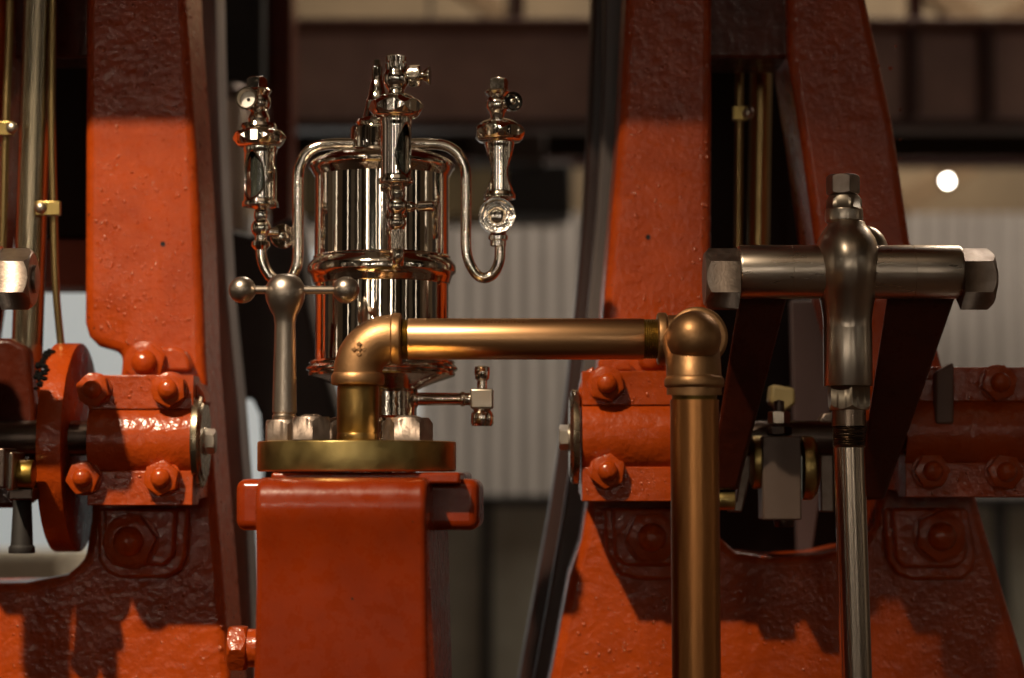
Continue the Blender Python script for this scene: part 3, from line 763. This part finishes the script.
bm = new(); pxprism(bm, [(772, 384), (795, 388), (796, 404), (784, 412), (770, 402)], 2.54, 0.04)
tag(obj('packing_piece', bm, plain('olive_packing', (0.30, 0.23, 0.10), 0.6), None, 0.004), 'small olive yellow piece above the nuts in the gap', 'packing piece')
bm = new(); pxprism(bm, [(936, 372), (954, 362), (954, 424), (936, 424)], 2.44, 0.03)
tag(obj('wear_pad', bm, plain('rusty_brown_pad', (0.14, 0.075, 0.055), 0.6), None, 0.003), 'rusty brown pad between right rocker arm and bearing block', 'pad')
bm = new(); pxprism(bm, [(840, 300), (905, 300), (892, 400), (880, 470), (850, 470)], 2.76, 0.03)
tag(obj('back_plate', bm, plain('dark_teal_plate', (0.035, 0.045, 0.05), 0.5), None, 0.003), 'dark blue grey plate behind the right rocker arm', 'plate')

# ================================================================== PEDESTAL
YP = 2.09
ROTP = math.radians(2.0)
px0, px1 = P(256, 500, YP).x, P(427, 500, YP).x
pc = Vector(((px0+px1)/2, YP, 0))
zt = P(340, 472.5, 2.2).z
ped = thing('pedestal', 'red cast pedestal in front carrying the brass flange and ball handle', 'pedestal', (pc.x, 2.26, 0))
def pedbox(bm, u0, u1, v0, v1, z0, z1):
    """u across, v back from the front face"""
    ms = Matrix.Translation(pc) @ Matrix.Rotation(-ROTP, 4, 'Z') @ Matrix.Translation(((u0+u1)/2, (v0+v1)/2, (z0+z1)/2)) @ Matrix.Diagonal((u1-u0, v1-v0, z1-z0, 1))
    bmesh.ops.create_cube(bm, size=1.0, matrix=ms)
W = (px1-px0)/2
bm = new()
pb = 0.30
ms = Matrix.Translation(pc) @ Matrix.Rotation(-ROTP, 4, 'Z')
zt2 = P(340, 479, 2.12).z
prof = [(-0.015, 0.0), (-0.015, 0.05), (-0.004, 0.09), (0.0, 0.14), (0.0, 0.6), (0.0, 0.9), (0.0, 1.1), (0.0, zt2-0.14), (-0.0005, zt2-0.10), (-0.002, zt2-0.075), (-0.005, zt2-0.055), (-0.009, zt2-0.04), (-0.011, zt2-0.028),
        (-0.010, zt2-0.016), (-0.0055, zt2-0.006), (0.002, zt2-0.001), (0.012, zt2+0.0015), (pb, zt2+0.0015), (pb, 0.14), (pb+0.015, 0.05), (pb+0.015, 0.0)]
z678 = P(0, 678, YP).z
def wid(z):
    if z < 0.06: return W*1.18
    if z < 0.10: return W*1.08
    return W*(1.0+0.022*max(0.0, (zt2-0.12-z))/(zt2-0.12-z678))
A = [bm.verts.new(ms @ Vector((-wid(z), y, z))) for y, z in prof]; B = [bm.verts.new(ms @ Vector((wid(z), y, z))) for y, z in prof]
bm.faces.new(A); bm.faces.new(B[::-1])
for i in range(len(A)):
    j = (i+1) % len(A); bm.faces.new((A[i], B[i], B[j], A[j]))
obj('column', bm, 'red_smooth', ped, 0.006, 5)
zb_ = P(340, 532, 2.12).z; zt2 = P(340, 479, 2.12).z
# crosswise head with ears; bulging front roll
xl, xr = P(229, 500, 2.15).x-pc.x, P(476, 500, 2.17).x-pc.x
bm = new(); pedbox(bm, xl, xr, 0.080, 0.19, zb_, zt2); obj('ear_flange', bm, 'red_smooth', ped, 0.010, 5)
bm = new(); pedbox(bm, -W*0.98+0.004, W+0.028, 0.055, 0.28, zt2-0.005, zt); obj('top_plate', bm, 'red_smooth', ped, 0.003, 3)
for px in (293, 384):
    c = P(px, 536, YP-0.0); bm = new(); lathe(bm, c+Vector((0, 0.006, 0)), (0, -1, 0), [(0, 0), (0, 0.005), (0.008, 0.004), (0.010, 0)], 16); obj('plug', bm, 'red_smooth', ped)
c = P(254, 648, 2.2)
bm = new(); hexa(bm, c+Vector((-0.006, 0, 0)), (-1, 0, 0), 0.019, 0.0245, 0.0, (True, True), dome=0.8)
lathe(bm, c+Vector((0.02, 0, 0)), (-1, 0, 0), rnd([(0, 0), (0, 0.019), (0.027, 0.019), (0.027, 0)]), 30)
obj('side_bolt', bm, 'red', ped, 0.001)

# ---- brass flange with its nuts
YFc = 2.215; sF = S(YFc); fx = 357
fl = thing('pipe_flange', 'round dull brass flange bolted on top of the red pedestal', 'flange', P(fx, 471, YFc))
bm = new(); vl(bm, fx, YFc, [(441.5, 97.5), (442.5, 99), (470, 99), (471.5, 97.5)], 96, 0.0004); obj('disc', bm, 'brass', fl)
for px, Y, R, rot in ((311, 2.145, 21, 0.15), (408, 2.205, 25, 0.52), (340, 2.30, 20, 0.6)):
    s = S(Y); base = P(px, 441, YFc); base.y = Y; base.x = P(px, 441, Y).x
    bm = new(); hexa(bm, base, (0, 0, 1), 23*s, R*s, rot, (False, True), dome=1.1)
    o = obj('nut', bm, 'nutsteel', fl, 0.0007)
    bm = new(); lathe(bm, base+Vector((0, 0, 23*s-0.001)), (0, 0, 1), [(0, 0), (0, R*s*0.5), (0.002, R*s*0.5), (0.0035, R*s*0.3), (0.0035, 0)], 24); obj('stud', bm, 'nutsteel', o)

# ---- ball handle
YH = 2.185; s = S(YH)
bh = thing('ball_handle', 'steel tee handle with three balls standing on the brass flange', 'handle', P(285, 441, YH))
bm = new(); hexa(bm, P(285, 441, YH), (0, 0, 1), 21*s, 21.5*s, 0.2, (False, True), dome=1.1); obj('nut', bm, 'nutsteel', bh, 0.0007)
bm = new(); vl(bm, 285, YH, [(421, 10), (419, 12), (416, 12.5), (414, 11), (412, 12.5), (409, 12.2), (360, 11.2), (325, 10.4), (316, 11.5), (309, 15.5), (301, 19), (293, 20.3), (285, 19), (278, 14.5), (274.5, 8), (273.5, 0)], 48, 0.0)
obj('stem', bm, 'steel_v2', bh)
M_ = P(285, 290, YH)
bm = new(); tube(bm, [P(243, 290, YH-0.006), P(346, 290, YH+0.004)], 4.2*s, 20, 0); obj('crossbar', bm, 'steel_v2', bh)
for px, dy in ((242.5, -0.006), (346, 0.004)):
    bm = new(); ball(bm, P(px, 290, YH+dy), 13.6*s, (1, 1, 1), 40); obj('ball', bm, 'steel_v2', bh)
# ---------------------------------------------------------------- bronze pipework
YB_ = 2.215; s = S(YB_)
bp = thing('bronze_pipework', 'bronze pipe rising from the flange, crossing right and turning down through elbows', 'pipe', P(358, 441, YB_))
def elbow_pts(c, d0, d1, r, n=10):
    """quarter bend: starts at c going along d0, ends going along d1, bend radius r"""
    c, d0, d1 = Vector(c), Vector(d0), Vector(d1)
    return [c+d0*r*math.sin(k/n*PI/2)+d1*r*(1-math.cos(k/n*PI/2)) for k in range(n+1)]
# lower nipple
bm = new(); vl(bm, 358, YB_, [(385, 20), (388, 21), (431, 21), (433, 20.2), (435, 21.2), (441.5, 21.2)], 48, 0.0003); obj('nipple', bm, 'brass_nip', bp)
# first elbow: up then right; ends at x=397, centre row 339
zc1 = P(0, 339, YB_).z; x1 = P(358, 339, YB_).x
rb = 34*s
bm = new()
st = Vector((x1, YB_, zc1-rb))
ep = elbow_pts(st, (0, 0, 1), (1, 0, 0), rb, 14)
tube(bm, [st-Vector((0, 0, 6*s))]+ep+[ep[-1]+Vector((4*s, 0, 0))], 24.3*s, 48, 0)
o = obj('elbow', bm, 'bronze_cast', bp, 0, ang=50)
bm = new(); zlo = P(0, 385, YB_).z
lathe(bm, (x1, YB_, zlo), (0, 0, 1), rnd([(0, 0), (0, 25.5*s), (2*s, 26.7*s), (9*s, 26.7*s), (12*s, 25*s), (13*s, 23*s), (13*s, 0)], 0.0006), 48); obj('collar', bm, 'bronze_cast', o)
bm = new(); xr_ = P(391, 339, YB_).x
lathe(bm, (xr_, YB_, zc1), (1, 0, 0), rnd([(0, 0), (0, 24*s), (1.5*s, 26.3*s), (9*s, 26.3*s), (10.5*s, 25*s), (10.5*s, 0)], 0.0006), 48); obj('collar', bm, 'bronze_cast', o)
# raised foundry mark on the elbow
bm = new()
mc = P(359, 349, YB_-24.3*s)
for dx, dz in ((0, 5), (-5, 0), (5, 0), (0, -5), (0, 0)):
    q = mc+Vector((dx*s, 0.0008, dz*s))
    q.y += 0.0006*abs(dx)/5
    m4 = Matrix.Translation(q) @ Matrix.Rotation(PI/4, 4, 'Y') @ Matrix.Diagonal((4.2*s, 0.004, 4.2*s, 1))
    bmesh.ops.create_cube(bm, size=1.0, matrix=m4)
obj('foundry_mark', bm, 'bronze_cast', o, 0.0006)
# horizontal run
xa, xb = P(399, 338, YB_).x, P(660, 337, YB_).x
L = xb-xa
def threads(x0, x1, r, n):
    out = []
    for k in range(n): out += [(x0+(x1-x0)*k/n, r*0.965), (x0+(x1-x0)*(k+0.5)/n, r)]
    return out
r = 20.7*s
bm = new(); lathe(bm, (xa, YB_, zc1), (1, 0, 0), [(0, 0)]+threads(0, 0.0095, r*0.97, 6)+[(0.0095, 0)], 48); obj('thread', bm, 'thread', bp)
bm = new(); lathe(bm, (xa+0.0092, YB_, zc1), (1, 0, 0), rnd([(0, 0), (0, r), (L-0.0260, r), (L-0.0260, 0)], 0.0005), 64)
run = obj('pipe', bm, 'bronze', bp)
bm = new(); lathe(bm, (xb-0.0170, YB_, zc1), (1, 0, 0), [(0, 0)]+threads(0, 0.0170, r*0.97, 9)+[(0.0170, 0)], 48); obj('thread', bm, 'thread', bp)
# stamped size marks, shallow strokes along the top of the run
bm = new()
for k in range(13):
    x = P(476+k*3.9, 330, YB_).x; th = math.radians(52)
    y = YB_-math.cos(th)*r; z = zc1+math.sin(th)*r
    m4 = Matrix.Translation((x, y, z)) @ Matrix.Rotation(-th, 4, 'X')
    for dx, dz, sx, sz in random.sample([(-0.7, 0, 0.35, 3.2), (0.7, 0, 0.35, 3.2), (0, 1.4, 1.6, 0.4), (0, -1.4, 1.6, 0.4), (0, 0, 1.6, 0.4)], 3):
        mm = m4 @ Matrix.Translation((dx*s, 0, dz*s)) @ Matrix.Diagonal((sx*s, 0.0004, sz*s, 1))
        bmesh.ops.create_cube(bm, size=1.0, matrix=mm)
obj('stamped_marks', bm, 'bronze_v', run)
# second elbow, turning towards the viewer, then third turning down
YV = 2.13; sv = S(YV)
xv = P(694.5, 420, YV).x
xe = P(657, 337, YB_).x
bm = new(); lathe(bm, (xe, YB_, zc1), (1, 0, 0), rnd([(0, 0), (0, 25*s), (1.5*s, 26.5*s), (8*s, 26.5*s), (10*s, 25*s), (10*s, 0)], 0.0006), 48)
cl2 = obj('collar', bm, 'bronze_cast', bp)
x2 = xv+0.008; rb2 = 0.026
bm = new()
st = Vector((x2-rb2, YB_, zc1)); ep = elbow_pts(st, (1, 0, 0), (0, -1, 0), rb2, 12)
tube(bm, [Vector((xe+0.006, YB_, zc1))]+ep+[ep[-1]+Vector((0, -0.004, 0))], 24*s, 44, 0)
o = obj('elbow', bm, 'bronze_cast', bp, ang=50)
bm = new(); lathe(bm, (x2, YB_-rb2+0.004, zc1), (0, -1, 0), rnd([(0, 0), (0, 26*s), (0.002, 30*s), (0.010, 30*s), (0.012, 27*s), (0.012, 0)], 0.0006), 48); obj('collar', bm, 'bronze_cast', o)
zc3 = P(0, 340, YV).z
bm = new()
y3 = YB_-rb2-0.006
rb3 = y3-YV
st = Vector((xv, y3, zc3)); ep = elbow_pts(st, (0, -1, 0), (0, 0, -1), rb3, 12)
zcol = P(0, 380, YV).z
tube(bm, [st+Vector((0, 0.004, 0))]+ep+[Vector((xv, YV, zcol))], 27.5*sv, 48, 0)
ball(bm, (xv, YV+0.001, P(0, 338, YV).z), 27.4*sv, (1, 1, 1.0), 48)
o = obj('elbow', bm, 'bronze_cast', bp, ang=60)
bm = new(); z0 = P(0, 388, YV).z
lathe(bm, (xv, YV, z0), (0, 0, 1), rnd([(0, 0), (0, 28*sv), (2*sv, 30*sv), (8*sv, 30*sv), (12*sv, 27.6*sv), (12*sv, 0)], 0.0008), 48); obj('collar', bm, 'bronze_cast', o)
bm = new(); vl(bm, 694.5, YV, [(386, 22.5), (400, 22.5), (401, 23)], 44, 0); obj('thread', bm, 'thread', bp)
bm = new(); tube(bm, [P(694.5, 400, YV), P(696.5, 678, YV), P(696.5, 678, YV)+Vector((0.001, 0, -0.45))], 24.3*sv, 56, 0); obj('pipe', bm, 'bronze_v', bp)

# ================================================================== LUBRICATOR
YL = 2.40; s = S(YL); LX = 382
lu = thing('lubricator', 'polished nickel displacement lubricator with three sight feeds behind the bronze pipe', 'lubricator', P(LX, 441, YL))
bm = new()
vl(bm, LX, YL, [(166, 66), (167, 67.5), (262, 67.5)], 96, 0); up = obj('upper_barrel', bm, 'chrome', lu)
bm = new(); vl(bm, LX, YL, [(280, 67), (366, 67)], 96, 0); obj('lower_barrel', bm, 'chrome', lu)
bm = new(); vl(bm, LX, YL, [(146, 20), (149, 32), (152, 46), (156, 58), (160, 67), (163, 71.5), (166, 73.5), (168.5, 73.5), (170, 71.5), (172, 70.5), (176, 68.5), (178, 67.4)], 96, 0); obj('lid', bm, 'chrome_old', lu)
bm = new(); vl(bm, LX, YL, [(256, 67.4), (257.5, 69), (259, 68.5), (261, 70), (265, 73.5), (269, 75), (273, 74.5), (276, 71), (279, 70), (284, 68.5), (285, 67)], 96, 0); obj('middle_band', bm, 'chrome_old', lu)
bm = new(); vl(bm, LX, YL, [(360, 67), (361, 72), (363, 73.5), (364, 72), (366, 74), (368, 76), (370, 76), (372, 73), (374, 74), (376, 73), (380, 62), (384, 50), (388, 40), (391, 34)], 96, 0); obj('base_band', bm, 'chrome_old', lu)
bm = new(); vl(bm, LX, YL, [(390, 33), (392, 34.5), (416, 34.5), (418, 30), (422, 26), (440, 26), (444, 34), (474, 34)], 12, 0); obj('foot', bm, 'chrome_old', lu)
# spire
bm = new(); vl(bm, 377, YL, [(60, 3.6), (66, 4.2), (67, 5.4), (80, 5.6), (82, 6.5), (90, 8.2), (98, 10), (101, 11.5), (103, 11), (110, 13), (118, 15), (120, 20), (123, 21.5), (126, 20), (127, 17), (128, 26), (131, 27), (150, 27)], 48, 0); obj('spire', bm, 'chrome', lu)

def sight(name_label, cx, Yc_, rows, win_side, parts_fn=None):
    pass
def sight_tube(parent, cx, Yq, y0, y1, r, facing, win=0.55, mat='chrome'):
    """turned tube between rows y0..y1 with two pear shaped openings cut by leaving faces out; facing = angle of opening (0 = to viewer, + = right)"""
    sQ = S(Yq); c = P(cx, (y0+y1)/2, Yq)
    z0, z1 = P(cx, y1, Yq).z, P(cx, y0, Yq).z
    seg, rows = 56, 28; R = r*sQ; th_ = 2.6*sQ
    bm = new(); grid = {}
    def pear(t):          # half width (radians) of the opening at height t
        if t < 0.12 or t > 0.90: return 0
        u = (t-0.12)/0.78
        return win*math.sin(PI*u**0.8)**0.7
    for k in range(rows+1):
        t = k/rows; z = z0+(z1-z0)*t
        rr = R*(1.0 if 0.08 < t < 0.9 else (1.12 if t <= 0.08 else 1.05))
        for i in range(seg):
            a = 2*PI*i/seg
            grid[(k, i)] = bm.verts.new((c.x+math.sin(a)*rr, Yq-math.cos(a)*rr, z))
    for k in range(rows):
        t = (k+0.5)/rows
        for i in range(seg):
            a = 2*PI*(i+0.5)/seg
            hide = False
            for f in (facing, facing+PI):
                d = (a-f+PI) % (2*PI)-PI
                if abs(d) < pear(t): hide = True
            if hide: continue
            j = (i+1) % seg
            bm.faces.new((grid[(k, i)], grid[(k, j)], grid[(k+1, j)], grid[(k+1, i)]))
    bmesh.ops.delete(bm, geom=[v for v in bm.verts if not v.link_faces], context='VERTS')
    # smooth the ragged rim
    rim = [v for v in bm.verts if v.is_boundary and z0+0.001 < v.co.z < z1-0.001]
    for _ in range(5):
        newco = {}
        for v in rim:
            nb = [e.other_vert(v) for e in v.link_edges if e.is_boundary]
            if len(nb) == 2:
                p = v.co*0.4+(nb[0].co+nb[1].co)*0.3
                d = Vector((p.x-c.x, p.y-Yq)); L_ = d.length
                r0 = Vector((v.co.x-c.x, v.co.y-Yq)).length
                d = d/L_*r0; newco[v] = Vector((c.x+d.x, Yq+d.y, p.z))
        for v, q in newco.items(): v.co = q
    o = obj('sight_tube', bm, mat, parent, ang=60)
    md = o.modifiers.new('wall', 'SOLIDIFY'); md.thickness = th_; md.offset = -1
    bm = new(); lathe(bm, (c.x, Yq, z0+0.001), (0, 0, 1), [(0, 0), (0, R*0.62), (z1-z0-0.002, R*0.62), (z1-z0-0.002, 0)], 28); obj('sight_glass', bm, 'glassdark', o)
    return o
def facet_nut(parent, cx, Yq, y0, y1, r, rot=0.2, mat='chrome'):
    """domed hexagon union nut"""
    sQ = S(Yq); z0 = P(cx, y1, Yq).z; z1 = P(cx, y0, Yq).z; c = P(cx, (y0+y1)/2, Yq); H = z1-z0
    bm = new()
    lathe(bm, (c.x, Yq, z0), (0, 0, 1), [(0, 0), (0, r*0.66*sQ), (H*0.06, r*0.84*sQ), (H*0.16, r*0.95*sQ), (H*0.26, r*0.98*sQ), (H*0.36, r*0.93*sQ), (H*0.36, 0)], 36)
    hexa(bm, (c.x, Yq, z0+H*0.18), (0, 0, 1), H*0.55, r*sQ*1.13, rot, (True, True), dome=1.0)
    lathe(bm, (c.x, Yq, z0+H*0.70), (0, 0, 1), [(0, 0), (0, r*0.84*sQ), (H*0.12, r*0.76*sQ), (H*0.22, r*0.62*sQ), (H*0.30, r*0.45*sQ), (H*0.30, 0)], 36)
    return obj('union_nut', bm, mat, parent, 0.0004, 2)
def knob(parent, c, axis, R, depth, hollow=True, mat='chrome', face='chrome_old', white=False):
    """milled round knob, dished on its outer face, with centre screw"""
    c = Vector(c); ax = Vector(axis).normalized()
    pr = [(-depth, 0), (-depth, R*0.55), (-depth*0.7, R*0.9), (-depth*0.35, R), (-depth*0.05, R), (0, R*0.96), (0, R*0.84), (-depth*0.18, R*0.78), (-depth*0.18, R*0.66), (-depth*0.05, R*0.60), (-depth*0.05, R*0.50), (-depth*0.25, R*0.42), (-depth*0.6, 0)]
    if hollow: pr = [(-depth, 0), (-depth, R*0.55), (-depth*0.7, R*0.9), (-depth*0.35, R), (0, R), (0, R*0.84), (-depth*0.5, R*0.78), (-depth*0.55, 0)]
    bm = new(); lathe(bm, c, ax, pr, 44); o = obj('knob', bm, mat, parent)
    if white:
        bm = new(); lathe(bm, c-ax*depth*0.5, ax, [(0, 0), (0, R*0.77), (0.0006, R*0.7), (0.0006, 0)], 30); f = obj('knob_face', bm, 'white_enamel', o)
        bm = new(); lathe(bm, c-ax*depth*0.5, ax, [(0, 0), (0, R*0.17), (0.0016, R*0.15), (0.0016, 0)], 16); obj('screw_hole_shade', bm, 'hole', o)  # dark disc carries the shade of the screw hole
    else:
        if hollow:
            bm = new(); lathe(bm, c-ax*depth*0.5, ax, [(0, 0), (0, R*0.7), (0.0005, R*0.68), (0.0005, 0)], 30); obj('bore_shade', bm, 'hole', o)  # shade of the hollow put into a dark disc
        bm = new(); lathe(bm, c-ax*depth*0.5, ax, [(0, 0), (0, R*0.34), (depth*0.4, R*0.30), (depth*0.45, R*0.2), (depth*0.45, 0)], 24); obj('screw', bm, face, o)
    return o
def turned(parent, name, cx, Yq, prof, mat='chrome', seg=40):
    bm = new(); vl(bm, cx, Yq, prof, seg, 0); return obj(name, bm, mat, parent)

def sph(cy, r, y0, y1, n=7):
    return [(y0+(y1-y0)*k/n, math.sqrt(max(0.0, r*r-(y0+(y1-y0)*k/n-cy)**2))) for k in range(n+1)]

# front sight feed
YS = 2.30
fx_ = 396
q = 396
turned(lu, 'feed_cap', q, YS, [(56, 9), (57, 10.5), (62, 10.5), (62.5, 8.5), (64, 8.5), (64.5, 11), (67, 11)]+sph(79, 13.5, 71, 88)+[(91, 8), (94, 9), (96, 12)])
facet_nut(lu, q, YS, 94, 119, 25, 0.35)
sight_tube(lu, q, YS, 118, 184, 15.5, math.radians(48), 0.80)
turned(lu, 'lower_valve', 397, YS, [(184, 15.5), (187, 8), (190, 7), (192, 8), (194, 8)]+sph(206, 10.5, 198, 214)+[(216, 7), (218, 8)]+sph(223, 9.5, 219, 228, 4)+[(230, 6.5)])
bm = new(); hexa(bm, P(398, 250, YS), (0, 0, 1), 21*S(YS), 7.4*S(YS), 0.2); obj('hexagon_socket', bm, 'chrome_old', lu, 0.0004)
bm = new(); tube(bm, [P(398, 250, YS), P(398, 258, YS), P(398, 264, YS+0.012), P(397, 267, YS+0.03), P(396, 268, YS+0.05)], 6.2*S(YS), 16, 5); obj('feed_pipe', bm, 'chrome_old', lu)
c = P(404, 207, YS); sS = S(YS)
bm = new(); lathe(bm, c, (1, -0.05, 0.03), [(0, 0), (0, 3*sS), (3*sS, 3*sS), (3.5*sS, 5*sS), (7*sS, 5.6*sS), (10*sS, 4*sS), (12*sS, 3*sS), (14*sS, 3.4*sS), (15*sS, 5.4*sS), (29*sS, 5.4*sS), (30*sS, 4.6*sS), (30*sS, 0)], 28); obj('side_spindle', bm, 'chrome', lu)
c = P(405, 76, YS); 
bm = new(); lathe(bm, c, (1, -0.1, 0), [(0, 0), (0, 7*sS), (5*sS, 7*sS), (5*sS, 0)], 24); hexa(bm, c+Vector((4*sS, 0, 0)), (1, -0.1, 0), 12*sS, 12*sS, 0.3, dome=1.0)
lathe(bm, c+Vector((16*sS, -0.0015, 0)), (1, -0.1, 0), [(0, 0), (0, 5*sS), (3*sS, 5*sS), (8*sS, 9.5*sS), (9.5*sS, 9.5*sS), (9.5*sS, 0)], 28); obj('top_spindle', bm, 'chrome_old', lu, 0.0003)
# bracket joining front feed to the lid
bm = new(); lathe(bm, P(396, 128, YS+0.01), (0, 1, 0), [(0, 0), (0, 0.008), (0.10, 0.008), (0.10, 0)], 24); obj('link_pipe', bm, 'chrome', lu)

# right sight feed
q = 499; YQ = YL-0.01; sQ = S(YQ)
bm = new(); hexa(bm, P(499, 91, YQ), (0, 0, 1), 13*sQ, 10.5*sQ, 0.5, n=4, dome=0.5); obj('square_top', bm, 'chrome_old', lu, 0.0005)
turned(lu, 'feed_cap', 497, YQ, [(90, 10), (92, 12.5), (94, 11)]+sph(105, 11.3, 97, 113)+[(116, 7), (118, 6.5), (120, 9), (122, 15), (124, 18)])
knob(lu, P(513.5, 101, YQ-0.016), (0.30, -1, 0.05), 9.6*sQ, 0.014)
facet_nut(lu, 499.5, YQ, 120, 143, 24.5, 0.12)
sight_tube(lu, 499.5, YQ, 141, 199, 14.3, PI/2, 1.0)
turned(lu, 'lower_valve', 498, YQ, [(199, 10), (205, 9), (228, 9), (234, 8), (236, 10), (240, 10), (241, 8), (246, 8), (247, 6)])
knob(lu, P(497, 215, YQ-0.022), (0.02, -1, 0.02), 18.6*sQ, 0.014, hollow=False)
bm = new(); tube(bm, [P(x, y, YQ) for x, y in ((408, 144), (430, 144), (446, 146), (458, 154), (465, 168), (466, 185), (466, 215), (466, 246), (469, 262), (476, 274), (484, 278), (493, 274), (499, 262), (500, 250), (500, 242))], 5.4*sQ, 18, 5)
obj('feed_pipe', bm, 'chrome_old', lu)

# left sight feed
q = 260
bm = new(); hexa(bm, P(257, 90, YQ), (0, 0, 1), 13*sQ, 10.5*sQ, 0.3, n=4, dome=0.5); obj('square_top', bm, 'chrome_old', lu, 0.0005)
turned(lu, 'feed_cap', 259, YQ, [(89, 11), (91, 13), (93, 11.5)]+sph(103, 12, 96, 112)+[(116, 10), (119, 11), (122, 10), (124, 17), (127, 18), (128, 16)])
knob(lu, P(246, 98, YQ-0.020), (-0.22, -1, 0.05), 11.2*sQ, 0.018, white=True)
facet_nut(lu, 259.5, YQ, 126, 148, 24.5, 0.4)
sight_tube(lu, 260.5, YQ, 146, 207, 16.3, math.radians(-30), 0.92)
turned(lu, 'lower_valve', 261, YQ, [(207, 10), (210, 6), (212, 7), (218, 7)]+sph(228, 10, 220, 236)+[(240, 6), (242, 9), (246, 9.5), (249, 7), (250, 6)])
knob(lu, P(283, 236, YQ+0.010), (0.35, -1, 0.0), 12.6*sQ, 0.012, hollow=False)
bm = new(); lathe(bm, P(262, 232, YQ), (1, 0.25, 0), [(0, 0), (0, 4.5*sQ), (16*sQ, 4.5*sQ), (16*sQ, 0)], 20); obj('side_spindle', bm, 'chrome_old', lu)
bm = new(); tube(bm, [P(x, y, YQ) for x, y in ((261, 246), (262, 258), (266, 270), (273, 279), (281, 283), (290, 279), (296, 268), (298, 254), (298, 215), (298, 182), (300, 166), (307, 153), (319, 146), (335, 144), (356, 144))], 5.6*sQ, 18, 5)
obj('feed_pipe', bm, 'chrome_old', lu)

# drain cock
Yk = YL; sK = S(Yk)
bm = new(); lathe(bm, P(412, 399, Yk), (1, 0, 0), rnd([(0, 0), (0, 9*sK), (5*sK, 9*sK), (6*sK, 6.6*sK), (48*sK, 6.2*sK), (49*sK, 7.4*sK), (52*sK, 7.4*sK), (53*sK, 6.4*sK), (60*sK, 6.4*sK), (60*sK, 0)], 0.0003), 32)
dk = obj('drain_cock', bm, 'chrome_old', lu)
c = P(482, 399, Yk)
bm = new(); box(bm, c.x-11.5*sK, c.x+11.5*sK, Yk-10*sK, Yk+10*sK, c.z-10*sK, c.z+10*sK); obj('cock_body', bm, 'steel', dk, 0.0022, 3)
bm = new(); vl(bm, 482, Yk, [(366, 5), (367, 7.5), (372, 8), (379, 7), (381, 5), (388, 5), (390, 7)], 28, 0); obj('cock_top', bm, 'chrome', dk)
bm = new(); vl(bm, 482, Yk, [(408, 8), (411, 9), (413, 11), (416, 11.5), (423, 11.5), (426, 10)], 32, 0); obj('cock_nut', bm, 'chrome_old', dk)

for o in bpy.data.objects:
    if '_base' in o: del o['_base']
